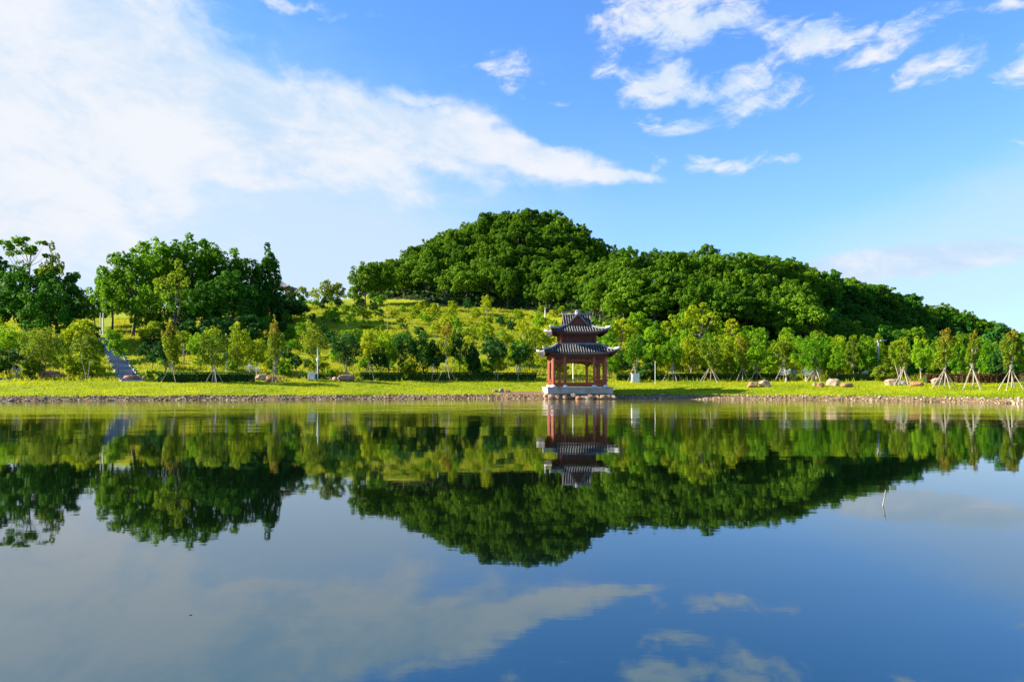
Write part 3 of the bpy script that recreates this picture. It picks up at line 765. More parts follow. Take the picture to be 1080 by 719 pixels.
# shrubs and saplings over the slope
def slope_planting():
    def in_steps(px, y): return abs(px - np.interp(y, [88, 142], [140, 112])) < 2600 / y
    def smp_c(r):
        px = r.uniform(205, 600); y = 97 + (82 if px > 400 else 125) * r.random() ** 0.85
        return ((px - 540) / FPX * y, y, r.uniform(2.2, 4.2) if px < 400 else (r.uniform(2.8, 5.4) if y > 138 else r.uniform(2.4, 4.6)))
    def smp_r(r):
        px = r.uniform(628, 1100); y = 96 + (46 if px < 860 else 34) * r.random()
        if forest_zone(np.array(px), np.array(y)) > 0.5: return None, None, None
        return ((px - 540) / FPX * y, y, r.uniform(2.0, 3.4))
    def smp_l(r):
        px = r.uniform(-80, 210); y = 92 + 34 * r.random()
        if in_steps(px, y): return None, None, None
        return ((px - 540) / FPX * y, y, r.uniform(2.8, 5.0))
    LABS = {'yellow_bush': ('yellow-green bush', 'bush'), 'green_bush': ('bright green bush', 'bush'), 'dark_bush': ('dark green bush', 'bush'),
            'young_yellow': ('yellow-green young tree', 'tree'), 'young_green': ('bright green young tree', 'tree'), 'young_dark': ('dark green young tree', 'tree')}
    for smp, n, seed, where, wts in ((smp_c, 1000, 5, 'dotted over the terraced meadow slope', (0.34, 0.17, 0.14, 0.14, 0.10, 0.11)),
                                     (smp_r, 1100, 6, 'in the dense planting below the ridge wood', (0.27, 0.22, 0.05, 0.27, 0.15, 0.04)),
                                     (smp_l, 90, 8, 'on the slope below the dark wood', (0.2, 0.4, 0.15, 0.05, 0.1, 0.1))):
        for x, y, d in poisson(n, smp, 3, seed):
            px = 540 + FPX * x / y
            if smp is smp_c and px < 400: wts = (0.16, 0.27, 0.25, 0.08, 0.12, 0.12)
            elif smp is smp_c: wts = (0.50, 0.20, 0.07, 0.13, 0.06, 0.04)
            elif smp is smp_r and px > 830: wts = (0.12, 0.30, 0.12, 0.10, 0.28, 0.08)
            kd = random.choices(list(LABS), wts)[0]; nm, cat = LABS[kd]
            s = random.uniform(0.6, 1.15) * (0.78 if smp is smp_c else 1.0)
            plant('slope_bush' if cat == 'bush' else 'young_tree', kd, (x, y, gz(x, y) - 0.08), f'{nm} {where}', cat, f'{nm}s {where}'.replace('bushs', 'bushes'), s, nvar=4, sz=s * random.uniform(0.85, 1.15))
slope_planting()
for px, Y, top, kd, lab in [
    (716, 122, 334, 'young_yellow', 'tall yellow-leaved tree standing against the dark ridge wood'), (738, 126, 322, 'young_yellow', 'tallest yellow-green tree rising into the dark ridge wood'),
    (655, 118, 338, 'young_yellow', 'yellow-green tree directly beside the pavilion roofs, right side'), (672, 128, 330, 'young_green', 'green tree behind the yellow one beside the pavilion roofs'),
    (765, 112, 352, 'young_yellow', 'yellow-green bushy tree behind the propped trees under the ridge wood'), (700, 112, 350, 'young_green', 'bright green tree behind the big pole tripod'),
    (1056, 96, 344, 'young_dark', 'tall dark green tree behind the propped trees near the right picture edge'), (1000, 104, 360, 'young_green', 'green tree behind the reddish propped tree at the shore'),
    (86, 112, 337, 'young_yellow', 'yellow-orange young tree beside the upper steps'), (565, 120, 345, 'young_yellow', 'yellow-green tree directly beside the pavilion roofs, left side')]:
    single(kd, px, Y, top, lab, name='young_tree', nvar=4, width=1.15)

# ------------------------------------------------------------------ planted trees along the shore, one by one
BARKS = {'d': BARK, 'p': BARK_PALE}


def shore_tree(px, base, top, half, cbot, mats, label, stems=1, bark='d', nc=None, per=62, ls=0.125, cr=0.25, shape='ball', top_mat=0.0, r=0.075, lean=0.03, name='shore_tree', seed=None, cat='tree', group=None):
    p = ground_hit(px, base); k = p.y / FPX; rng = np.random.default_rng(seed or int(px * 7 + top))
    H = (base - top) * k; W = half * k * 0.93; zb = (base - cbot) * k; rz_ = max((H - zb) / 2, 0.3); cz = H - rz_
    C, N, S, M, cs = clump_crown(rng, (W, W, rz_), nc or int(20 + 17 * rz_ * W / 2), cr, per, ls, shape, len(mats), top_mat * 0.7)
    ln = rng.normal(0, 0.10, 2); C[:, :2] += ln * C[:, 2:3]; cs[:, :2] += ln * cs[:, 2:3]
    C = C + [0, 0, cz]; cs = cs + [0, 0, cz]; V, F = leaf_quads(C, N, S, rng)
    e = empty(name, p, label, cat, group)
    tb = trunk_mb(rng, max(cz, zb + 0.4), r, [tuple(c) for c in cs[:10]], lean=lean, stems=stems, split=min(0.85, max(0.3, zb / max(cz, 0.1))), spread=0.16)
    tb.build('trunk', BARKS[bark], e, smooth=True)
    link('crown', raw_mesh('crown', V, F, 4, mats, M), e)
    return p


def tree_support(px, base, top, half, label, n=4, tilt=0.0, r=0.05):
    """bare poles leaning together round a young trunk"""
    p = ground_hit(px, base); k = p.y / FPX; h = (base - top) * k; w = half * k; e = empty('tree_support', p, label, 'tree prop', 'bare pole tripods propping the young trees')
    a0 = random.uniform(0, 0.8) + tilt
    for i in range(n):
        a = a0 + 6.283 * i / n; bx, by = w * math.cos(a), w * 0.75 * math.sin(a); zz = gz(p.x + bx, p.y + by) - p.z
        mb = MB(); mb.tube([(bx, by, zz - 0.1), (bx * 0.45, by * 0.45, h * 0.5), (-bx * 0.10, -by * 0.10, h * random.uniform(0.98, 1.1))], [r * 1.1, r, r * 0.8], 6)
        mb.build('pole', POLE_WOOD, e)
    mb = MB(); mb.lathe([(0.11, 0), (0.13, 0.06), (0.11, 0.12)], (0, 0, h * 0.88), 8); mb.build('tie', BARK, e)
    return e


O, Rr, D, B, Y_ = [L_OLIVE], [L_OLIVE, L_RED], [L_DEEP], [L_BRIGHT], [L_YELLOW]
shore_tree(45, 396, 345, 22, 384, O, 'wide olive-leaved tree with several stems behind the stacked red boulders', stems=3, r=0.09)
shore_tree(33, 400, 378, 9, 398, O, 'small olive bush rising by the dark timber edge at far left', stems=3, r=0.04, name='shore_bush', cat='bush')
shore_tree(76, 399, 373, 10, 397, Y_, 'yellow-green bush just behind the stacked red boulders', stems=3, r=0.04, name='shore_bush', cat='bush')
shore_tree(6, 396, 366, 17, 394, D, 'dense dark green round bush at the left picture edge', r=0.06, name='shore_bush', cat='bush')
shore_tree(10, 388, 346, 18, 370, B, 'bright green leafy tree above the dark round bush at the left picture edge', r=0.07)
shore_tree(91, 401, 352, 15, 381, O, 'olive tree with a forked V-shaped trunk before the steps', stems=2, bark='p', r=0.08)
shore_tree(124, 398, 348, 13, 376, B, 'thin-trunked young tree on the sunny side of the steps', r=0.05)
shore_tree(161, 400, 390, 9, 399.5, B, 'small round bright green shrub at the end of the clipped hedge', r=0.03, name='shore_bush', cat='bush', ls=0.1)
shore_tree(181, 402, 341, 10, 386, Rr, 'slender propped tree with orange-brown new leaves before the clipped hedge', shape='column', top_mat=0.55, r=0.06, bark='p')
shore_tree(226, 403, 347, 18, 386, [L_OLIVE, L_YELLOW], 'olive-yellow propped tree in front of the clipped hedge', top_mat=0.4, r=0.07, bark='p', per=55)
shore_tree(208, 393, 351, 10, 376, B, 'light green tree behind the clipped hedge between two propped trees', r=0.05)
shore_tree(250, 394, 345, 14, 380, Y_, 'loose yellow-green tree beside the tall thin white pole', r=0.06, per=50)
shore_tree(271, 394, 362, 12, 382, Y_, 'short yellow-green tree above the silvery spiky plant', r=0.05, per=55)
shore_tree(289, 402, 342, 11, 386, Rr, 'red-topped slender propped tree among the pink boulders', shape='column', top_mat=0.5, r=0.06, bark='p')
shore_tree(300, 398, 384, 8, 397, B, 'low round green shrub between the pink boulders and the ball-shaped tree', r=0.03, name='shore_bush', cat='bush', ls=0.11)
shore_tree(312, 399, 375, 6.5, 389, D, 'small dark ball-shaped tree on a short trunk', r=0.05, ls=0.10, per=120)
shore_tree(331, 399, 340, 14, 378, [L_OLIVE], 'sparse grey-olive tree with a dark trunk beside the white lamp post', r=0.08, per=38)
shore_tree(366, 397, 351, 18, 380, [L_DEEP, L_OLIVE], 'spreading dark green tree with several trunks behind the large oval boulder', stems=4, r=0.08, top_mat=0.25)
shore_tree(390, 400, 349, 9, 380, Y_, 'narrow yellow-leaved propped tree beside the spreading dark one', r=0.05, per=50)
shore_tree(409, 398, 351, 13, 386, [L_BRIGHT, L_YELLOW], 'green tree next to the yellow-leaved propped one, over the dark hedge', r=0.06, top_mat=0.3)
shore_tree(426, 399, 350, 15, 388, D, 'broad dark green tree behind the olive bush', r=0.07)
shore_tree(431, 401, 379, 9, 399, O, 'olive bush in front of the broad dark green tree', stems=3, r=0.04, name='shore_bush', cat='bush')
shore_tree(446, 399, 355, 14, 391, D, 'dense dark green tree crowding the broad one over the dark hedge', r=0.06)
shore_tree(461, 399, 356, 11, 388, [L_DEEP, L_BRIGHT], 'dark tree with lighter leaves touching the pole-propped reddish tree', r=0.05, top_mat=0.3)
shore_tree(471, 401, 340, 9, 380, [L_OLIVE, L_RED], 'reddish-brown thin propped tree among the dark shore trees', shape='column', top_mat=0.7, r=0.05, bark='p', per=45)
shore_tree(483, 400, 350, 10, 380, D, 'dark leaning tree with a slanted trunk right of the reddish propped one', r=0.06, lean=0.1)
shore_tree(499, 400, 361, 10, 393, D, 'dark cone-shaped small tree on the shore', shape='cone', r=0.05, per=100, ls=0.12)
shore_tree(523, 401, 355, 13, 386, [L_DEEP, L_OLIVE], 'dark-crowned tree with two bare forking trunks', stems=2, r=0.08, bark='p', top_mat=0.2)
shore_tree(548, 400, 361, 12, 385, D, 'dark round propped tree nearest the pavilion on its left', r=0.06)
shore_tree(511, 398, 380, 12, 397, [L_GROVE], 'low green bush between the cone-shaped tree and the forked one', stems=3, r=0.04, name='shore_bush', cat='bush')
shore_tree(558, 399, 350, 9, 385, [L_OLIVE], 'thin olive tree standing close to the pavilion roof corner', r=0.045, per=45)
# right of the pavilion
shore_tree(668, 402, 354, 11, 386, [L_GROVE], 'green propped tree over the white box beside the pavilion', r=0.06)
shore_tree(690, 398, 362, 12, 388, [L_GROVE, L_YELLOW], 'mixed green tree beside the thin white rod', r=0.05, top_mat=0.4)
shore_tree(709, 402, 357, 13, 384, [L_GROVE], 'dark green tree inside the big pole tripod', r=0.07, bark='p')
shore_tree(729, 398, 352, 12, 384, Y_, 'yellow-green tree between the two big pole tripods', r=0.05)
shore_tree(749, 402, 354, 12, 386, [L_OLIVE, L_GROVE], 'olive green tree propped by widely spread poles', r=0.06, bark='p', top_mat=0.4)
shore_tree(767, 398, 356, 11, 386, Y_, 'yellow-topped bright tree behind the widely spread poles', r=0.05)
shore_tree(783, 402, 355, 9, 388, [L_OLIVE, L_RED], 'propped tree with a pinkish-brown withered crown', top_mat=0.7, shape='column', r=0.06, bark='p', per=50)
shore_tree(798, 402, 357, 12, 388, [L_BRIGHT, L_OLIVE], 'green propped tree above the brown and pale boulders', r=0.06, top_mat=0.3)
shore_tree(808, 399, 378, 12, 397, B, 'low bright green bush behind the brown and pale boulders', stems=3, r=0.04, name='shore_bush', cat='bush')
shore_tree(826, 402, 355, 10, 384, [L_OLIVE, L_YELLOW], 'upright yellow-green tree above the first silver palm', shape='column', top_mat=0.5, r=0.06, bark='p')
shore_tree(845, 398, 356, 12, 388, B, 'vivid green tree between the upright yellow-green and the orange-flecked ones', r=0.06)
shore_tree(859, 402, 350, 14, 390, [L_BRIGHT, L_RED], 'tall vivid green tree flecked with orange leaves', r=0.07, top_mat=0.28)
shore_tree(873, 398, 352, 11, 390, B, 'bright green tree above the pale boulder', r=0.06)
shore_tree(886, 399, 356, 13, 392, [L_BRIGHT, L_YELLOW], 'broad yellow-green shore tree in the middle of the leafy wall', r=0.06, top_mat=0.4)
shore_tree(900, 400, 355, 9, 390, [L_OLIVE, L_YELLOW], 'thin pale-stemmed olive tree in the leafy wall', shape='column', r=0.05, bark='p', top_mat=0.3)
shore_tree(915, 400, 356, 13, 393, [L_BRIGHT], 'rounded green tree beside the grey street lamp', r=0.07)
shore_tree(931, 402, 384, 13, 401, O, 'low olive bush below the grey street lamp', stems=3, r=0.04, name='shore_bush', cat='bush')
shore_tree(949, 403, 356, 11, 390, [L_OLIVE, L_YELLOW], 'gnarled tree with pale branching stems beside the street lamp', stems=3, r=0.10, bark='p', top_mat=0.4, per=60)
shore_tree(940, 398, 372, 8, 396, [L_GROVE], 'green bushy tree between the street lamp and the gnarled tree', r=0.04)
shore_tree(971, 401, 356, 13, 388, [L_BRIGHT, L_YELLOW], 'bright green tree with a bent pale trunk', r=0.09, bark='p', lean=0.08, top_mat=0.4)
shore_tree(996, 408, 349, 10, 388, [L_OLIVE, L_RED], 'tall propped tree with a brownish pointed top', shape='column', top_mat=0.6, r=0.06, bark='p')
shore_tree(1012, 402, 357, 10, 394, [L_BRIGHT, L_YELLOW], 'yellow-green tree between the two tall propped trees', r=0.06, top_mat=0.5)
shore_tree(1026, 410, 350, 7.5, 386, [L_OLIVE, L_RED], 'slim columnar propped tree, narrowest of the brownish ones', shape='column', top_mat=0.45, r=0.07, bark='p')
shore_tree(1041, 402, 360, 11, 398, B, 'leafy bright green tree beside the slim columnar one', r=0.05)
shore_tree(1054, 403, 365, 10, 398, [L_DEEP], 'dark green tree between the bright one and the last propped tree', r=0.05)
shore_tree(1067, 409, 350, 11, 386, [L_OLIVE, L_RED], 'orange-tinged propped tree at the right picture edge', top_mat=0.45, r=0.08, bark='p')
shore_tree(1098, 405, 356, 16, 392, B, 'green tree just beyond the right picture edge', r=0.07)
shore_tree(1130, 408, 352, 14, 390, [L_OLIVE, L_YELLOW], 'yellowish tree beyond the right picture edge', r=0.07, top_mat=0.4)
shore_tree(-22, 399, 350, 18, 384, B, 'green tree just beyond the left picture edge', r=0.07)

for a in [(181, 403, 384, 12, 'pole tripod round the slender orange-topped tree by the hedge'), (226, 404, 386, 10, 'pole tripod round the olive-yellow tree by the hedge'),
          (289, 404, 384, 9, 'pole tripod round the red-topped tree among the pink boulders'), (390, 401, 382, 10, 'pole tripod round the narrow yellow-leaved tree'),
          (457, 401, 384, 6, 'small pole tripod round a dark tree next to the reddish one'), (471, 402, 381, 11, 'pole tripod round the reddish-brown tree among dark ones'),
          (548, 401, 385, 6, 'short pole tripod round the dark tree left of the pavilion'), (669, 402, 384, 8, 'pole tripod behind the white box'),
          (709, 402, 384, 12, 'tall steep pole tripod right of the white box'), (749, 402, 385, 13, 'wide low pole tripod right of the steep one'),
          (783, 402, 386, 9, 'pole tripod round the withered pinkish tree'), (798, 402, 388, 10, 'pole tripod above the brown and pale boulders'),
          (826, 402, 384, 10, 'pole tripod behind the first silver palm'), (860, 402, 386, 11, 'pole tripod among the silver palms round the orange-flecked tree'),
          (953, 406, 388, 11, 'pole tripod round the gnarled tree'), (996, 409, 389, 14, 'wide pole tripod round the brown-topped tree'),
          (1025, 411, 386, 13, 'pole tripod round the slim columnar tree'), (1066, 411, 387, 13, 'pole tripod at the right picture edge')]:
    tree_support(*a, n=3 if a[3] < 7 else 4, r=0.042 if a[0] < 940 else 0.046)


# ------------------------------------------------------------------ hedges
def hedge(px0, px1, base, top, depth, mat, label, Y=None, red=False):
    n = max(2, int((px1 - px0) / 6)); pts = [ground_hit(px0 + (px1 - px0) * i / n, base) if Y is None else at(px0 + (px1 - px0) * i / n, Y) for i in range(n + 1)]
    rng = np.random.default_rng(int(px0)); h = (base - top) * pts[0].y / FPX; C = []; N = []
    for a, b in zip(pts[:-1], pts[1:]):
        L = (b - a).length; k = int(L * 190 * (0.6 + h * 0.5)); q = rng.random(k); u = rng.uniform(-1, 1, k); v = rng.random(k)
        face = rng.random(k); side = np.where(face < 0.45, 0, 1)
        yy = np.where(side == 0, u * depth / 2, np.sign(u) * depth / 2 * rng.uniform(0.85, 1.05, k)); zz = np.where(side == 0, h * rng.uniform(0.9, 1.06, k), h * v)
        C.append(np.stack([a.x + (b.x - a.x) * q, a.y + (b.y - a.y) * q + yy, a.z + (b.z - a.z) * q + zz], -1))
        nn = np.stack([0 * q, np.where(side == 0, 0, np.sign(u)), np.where(side == 0, 1.0, 0.2)], -1); N.append(unit(nn + rng.normal(size=(k, 3)) * 0.45))
    C = np.concatenate(C); N = np.concatenate(N); o = pts[len(pts) // 2]
    V, F = leaf_quads(C - np.array(o), N, rng.uniform(0.07, 0.13, len(C)), rng)
    e = empty('clipped_hedge', o, label, 'hedge'); link('foliage', raw_mesh('foliage', V, F, 4, [mat]), e)
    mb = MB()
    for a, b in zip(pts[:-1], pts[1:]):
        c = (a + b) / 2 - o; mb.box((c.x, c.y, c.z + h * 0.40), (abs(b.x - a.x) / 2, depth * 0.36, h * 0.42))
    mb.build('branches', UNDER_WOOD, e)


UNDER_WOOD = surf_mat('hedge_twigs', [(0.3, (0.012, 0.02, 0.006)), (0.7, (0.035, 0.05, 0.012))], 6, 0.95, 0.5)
hedge(168, 268, 402.5, 392.5, 1.5, L_HEDGE, 'long clipped green hedge behind two propped trees on the left lawn')
hedge(316, 352, 399, 395, 0.8, L_HEDGE, 'short low hedge piece between the pale block and the oval boulder')
hedge(380, 566, 400.5, 393, 1.0, L_HEDGE, 'long dark hedge under the dark shore trees up to the pavilion')
hedge(650, 832, 400.5, 394.5, 0.9, L_HEDGE, 'straight dark hedge stretching between pavilion and silver palms')
hedge(874, 942, 401, 395, 0.9, L_HEDGE, 'dark hedge behind boulders below the street lamp')
hedge(975, 1110, 403.5, 395, 1.1, L_RHEDGE, 'dark reddish hedge behind the tall propped trees, far right')


# ------------------------------------------------------------------ boulders
def boulder(px, base, w, h, mat, label, seed, depth=None, z_off=0.0, group=None, blocky=0.6, dy=0.0, rz=None):
    p = ground_hit(px, base); k = p.y / FPX; me = rock_mesh('boulder', (w * k / 2, (depth or w * 0.7) * k / 2, h * k / 2 * 1.12), seed, mat, 3, blocky)
    o = link('boulder', me); o.location = (p.x, p.y + dy, p.z + z_off); o.rotation_euler = (0, 0, random.uniform(-0.3, 0.3) if rz is None else rz)
    return tag(o, label, 'boulder', group)


boulder(58, 399, 22, 4.6, ROCK_RED, 'long flat red boulder, lower of the two stacked ones', 1, z_off=0.16, dy=-0.5)
boulder(56, 399, 19, 4.2, ROCK_RED, 'long flat red boulder lying on top of another', 2, z_off=0.52, dy=-0.5)
boulder(47, 399, 6, 6, ROCK_RED, 'small upright dark red boulder at the left end of the stacked pair', 3, z_off=0.14, dy=-0.6)
boulder(68, 399.5, 8, 5, ROCK_BROWN, 'small brown boulder at the right end of the stacked red pair', 4, z_off=0.1, dy=-0.5)
boulder(139, 400, 19, 5.5, ROCK_RED, 'wide flat pinkish boulder at the foot of the steps', 5)
boulder(152, 400, 6, 4, ROCK_BROWN, 'small tan stone beside the flat pinkish boulder', 6)
boulder(275, 400.5, 14, 6.5, ROCK_PALE, 'pale pink boulder at the end of the clipped hedge', 7)
boulder(287, 402.5, 13, 7, ROCK_RED, 'red boulder directly under the red-topped propped tree', 8, dy=-0.3)
boulder(297, 401, 7, 4.5, ROCK_RED, 'small red boulder right of the one under the red-topped tree', 9)
boulder(366, 402, 21, 7.5, ROCK_BROWN, 'large smooth oval brown boulder on the lawn', 10, blocky=0.1)
boulder(353, 401, 7, 4, ROCK_PALE, 'small pale stone touching the oval brown boulder', 11)
boulder(346, 400, 8, 3.5, ROCK_BROWN, 'low brown stone left of the oval boulder', 12)
boulder(794, 408.5, 13, 7, ROCK_BROWN, 'square brown boulder on the lawn beside the pale pink one', 13)
boulder(807, 408, 14, 7.5, ROCK_PALE, 'pale pink boulder beside the square brown one', 14)
boulder(866, 408, 9, 5.5, ROCK_RED, 'dark red low boulder left of the big pale one', 15)
boulder(879, 407, 14, 8.5, ROCK_PALE, 'big pale rounded boulder among the low red ones', 16, blocky=0.2)
boulder(860, 407, 6, 4.5, ROCK_PALE, 'small tan boulder at the palm side of the dark red one', 26)
boulder(893, 408, 14, 5, ROCK_BROWN, 'long low yellow-brown boulder right of the big pale one', 17)
boulder(941, 406, 16, 7.5, ROCK_PALE, 'flat beige slab-like boulder beside the gnarled tree', 18)
boulder(953, 406, 11, 5, ROCK_GREY, 'grey boulder at the foot of the gnarled tree', 19)
boulder(968, 407.5, 16, 6.5, ROCK_RED, 'brick-red boulder between the gnarled and the brown-topped trees', 20)
boulder(988, 406, 13, 9, ROCK_PALE, 'beige leaning boulder behind the wide pole tripod', 21)
boulder(1014, 403, 12, 6, ROCK_PALE, 'pinkish boulder in front of the reddish hedge', 22)
for i, (px, w, h, m) in enumerate([(522, 7, 5, ROCK_BROWN), (529, 5, 7, ROCK_GREY), (535, 8, 4.5, ROCK_BROWN)]):
    boulder(px, 413.5, w, h, m, ['brown retaining stone at the left of the drain outlet', 'pale grey upright retaining stone in the middle of the drain outlet', 'wide brown retaining stone at the right of the drain outlet'][i], 30 + i, z_off=-0.17, blocky=1.0)


# ------------------------------------------------------------------ the pavilion
def pavilion():
    c = Vector((7.26, 83.55, 0)); e = empty('pavilion', c, 'red two-tiered Chinese pavilion with grey upturned tile roofs standing at the water', 'pavilion', rz=math.radians(2.6))
    hs = 3.55
    mb = MB(); mb.box((0, 0, 0.90), (hs, hs, 0.33)); mb.box((0, 0, 1.255), (hs + 0.06, hs + 0.06, 0.055)); mb.box((0, 0, 0.08), (hs - 0.45, hs - 0.45, 0.488))
    mb.build('platform', STONE, e)
    col = [(-2.85, -2.85), (2.85, -2.85), (-2.85, 2.85), (2.85, 2.85)] + [(s * 1.6, t * 2.85) for s in (-1, 1) for t in (-1, 1)] + [(t * 2.85, s * 1.6) for s in (-1, 1) for t in (-1, 1)]
    z0, z1 = 1.312, 4.75
    for x, y in col:
        m1 = MB(); m1.lathe([(0.15, 0.22), (0.15, 1.5), (0.14, z1 - z0)], (x, y, z0), 14); o = m1.build('column', RED_WOOD, e)
        m2 = MB(); m2.lathe([(0.27, 0), (0.29, 0.08), (0.25, 0.17), (0.19, 0.225)], (x, y, z0), 14); m2.build('column_base', STONE_W, e)
    sides = [('y', -2.85), ('y', 2.85), ('x', -2.85), ('x', 2.85)]
    def seg(mb, ax, d, a, b, z, hw, hz):
        c_ = (a + b) / 2; h_ = abs(b - a) / 2
        mb.box((c_, d, z) if ax == 'y' else (d, c_, z), (h_, hw, hz) if ax == 'y' else (hw, h_, hz))
    for ax, d in sides:
        mb = MB(); seg(mb, ax, d, -3.05, 3.05, 4.62, 0.095, 0.13); seg(mb, ax, d, -2.75, 2.75, 4.22, 0.06, 0.07)
        for a in np.arange(-2.6, 2.61, 0.4): seg(mb, ax, d, a - 0.03, a + 0.03, 4.39, 0.05, 0.105)
        # arched valance of the middle bay
        arc = [(-1.46, 4.16), (1.46, 4.16)] + [(1.46 * math.cos(q), 3.62 + 0.42 * max(0, math.sin(q)) ** 0.55) for q in np.linspace(0, math.pi, 15)]
        mb.prism(arc, ax, d - 0.035, d + 0.035)
        for s in (-1, 1):
            poly = [(s * 1.76, 4.16), (s * 2.70, 4.16), (s * 2.70, 3.5), (s * 2.58, 3.72), (s * 2.4, 3.86), (s * 2.05, 3.86), (s * 1.88, 3.72), (s * 1.76, 3.5)]
            mb.prism(poly if s > 0 else poly[::-1], ax, d - 0.035, d + 0.035)
        mb.build('lintel', DARK_RED, e)
        back = (ax == 'y' and d > 0)
        for a, b in ((-2.7, -1.75), (-1.45, 1.45), (1.75, 2.7)):
            if back and a == -1.45: continue
            m3 = MB(); sg = -1 if d < 0 else 1; dd = d + sg * 0.10
            seg(m3, ax, d, a, b, 1.76, 0.19, 0.035); seg(m3, ax, d, a, b, 1.40, 0.04, 0.05)
            seg(m3, ax, d, a, b, 1.585, 0.014, 0.138)
            for q in np.arange(a + 0.12, b, 0.20): seg(m3, ax, d, q - 0.03, q + 0.03, 1.585, 0.034, 0.137)
            seg(m3, ax, dd + sg * 0.20, a, b, 2.12, 0.035, 0.04)
            for q in np.arange(a + 0.05, b, 0.15):
                lo, hi = (q, dd, 1.79), (q, dd + sg * 0.20, 2.10)
                if ax == 'x': lo, hi = (dd, q, 1.79), (dd + sg * 0.20, q, 2.10)
                m3.tube([lo, hi], 0.032, 5)
            m3.build('railing', RED_WOOD, e)

    def side_pts(s_, t_, We, Wt, ze, zt, lift, side, dz=0.0, sag=0.22):
        """roof surface: s along the eave -1..1, t from eave 0 to top 1"""
        half = We + (Wt - We) * t_; k = np.abs(s_) ** 4 * (1 - t_) ** 2
        outw = half + 0.22 * k; z = ze + (zt - ze) * ((1 - sag) * t_ + sag * t_ ** 2.2) + lift * k + dz
        u = s_ * outw
        f = {0: (u, -outw), 1: (outw, u), 2: (-u, outw), 3: (-outw, -u)}[side]
        return np.stack([f[0], f[1], z + 0 * u], -1)

    def roof(name, We, Wt, ze, zt, lift, pitch):
        top = MB(); und = MB(); top.cur = 1; S_ = np.linspace(-1, 1, 33); T_ = np.linspace(0, 1, 9); A, Bq = np.meshgrid(S_, T_, indexing='ij')
        for sd in range(4):
            top.cur = 1; top.grid(side_pts(A, Bq, We, Wt, ze, zt, lift, sd))
            und.grid(side_pts(A, Bq, We - 0.03, Wt - 0.03, ze, zt, lift, sd, -0.20), flip=True)
            edge = np.stack([side_pts(S_, 0 * S_, We, Wt, ze, zt, lift, sd), side_pts(S_, 0 * S_, We - 0.03, Wt, ze, zt, lift, sd, -0.20)], 1); und.grid(edge)
            # tile rolls running down the slope
            top.cur = 0; nr = int(2 * We / pitch)
            for k in range(nr + 1):
                u = -We + 2 * We * k / nr; tmax = 1.0 if abs(u) <= Wt else (We - abs(u)) / (We - Wt)
                if tmax < 0.06: continue
                tt = np.linspace(-0.012, tmax, 7); hf = We + (Wt - We) * tt
                p = side_pts(np.clip(u / hf, -1, 1), tt, We, Wt, ze, zt, lift, sd, 0.03); top.tube([tuple(q) for q in p], pitch * 0.24, 6)
        r = top.build(name, [TILE, PAN_TILE], e, smooth=True); und.build('soffit', SOFFIT, r)
        # dark drip-tile line and rafters' ends under the eave
        fa = MB()
        for sd in range(4):
            for s_ in np.arange(-0.97, 0.98, 0.42 / We):
                p = side_pts(np.array(s_), np.array(0.05), We, Wt, ze, zt, lift, sd, -0.26); q = side_pts(np.array(s_), np.array(0.7), We, Wt, ze, zt, lift, sd, -0.26)
                fa.tube([tuple(p), tuple(q)], 0.05, 5)
        fa.build('rafters', SOFFIT, r)
        for sd in range(4):
            tt = np.linspace(0, 1, 12); p = side_pts(1 + 0 * tt, tt, We, Wt, ze, zt, lift, sd, 0.09)
            h = MB(); P0 = [tuple(q) for q in p]; d0 = Vector(P0[0]) - Vector(P0[1]); d0.z = abs(d0.z) * 0.6 + 0.08
            h.tube([tuple(Vector(P0[0]) + d0 * 0.35 + Vector((0, 0, 0.05)))] + P0, [0.09] + [0.13] * len(P0), 8); hp = h.build('hip_ridge', TILE_EDGE, r, smooth=True)
            tp = MB(); v = Vector(P0[0]); dn = Vector((d0.x, d0.y, 0)).normalized()
            tp.tube([v - dn * 0.40 + Vector((0, 0, 0.04)), v + Vector((0, 0, 0.06)), v + dn * 0.12 + Vector((0, 0, 0.11)), v + dn * 0.20 + Vector((0, 0, 0.24))], [0.14, 0.15, 0.12, 0.04], 8)
            tp.build('roof_tip', TILE_TIP, hp, smooth=True)
        return r
    roof('lower_roof', 3.78, 2.30, 4.86, 6.02, 0.50, 0.27)
    def ring(mb, h, z, hw, hz):
        for s in (-1, 1): mb.box((0, s * h, z), (h + hw, hw, hz)); mb.box((s * h, 0, z), (hw, h - hw - 0.002, hz))
    mb = MB(); ring(mb, 2.85, 4.83, 0.16, 0.075)
    for sgn in (-1, 1):
        for q in np.arange(-2.8, 2.81, 0.7):
            mb.box((q, sgn * 3.02, 4.88), (0.09, 0.24, 0.09)); mb.box((sgn * 3.02, q, 4.88), (0.24, 0.09, 0.09))
    mb.build('bracket_band', DARK_RED, e)
    mb = MB(); mb.box((0, 0, 4.80), (2.6, 2.6, 0.03)); mb.build('ceiling', DARK_RED, e)
    mb = MB(); ring(mb, 2.28, 6.03, 0.12, 0.10); mb.build('lower_ridge', TILE_EDGE, e)
    # upper storey
    w = 1.86
    mb = MB(); mb.box((0, 0, 6.6), (w - 0.06, w - 0.06, 0.62)); mb.build('upper_wall', DARK_RED, e)
    mb = MB()
    for sx in (-1, 1):
        for sy in (-1, 1): mb.box((sx * w, sy * w, 6.62), (0.11, 0.11, 0.62))
    for z, hz in ((6.16, 0.07), (6.72, 0.045), (7.12, 0.09)):
        for s in (-1, 1): mb.box((0, s * w, z), (w - 0.112, 0.06, hz)); mb.box((s * w, 0, z), (0.06, w - 0.112, hz))
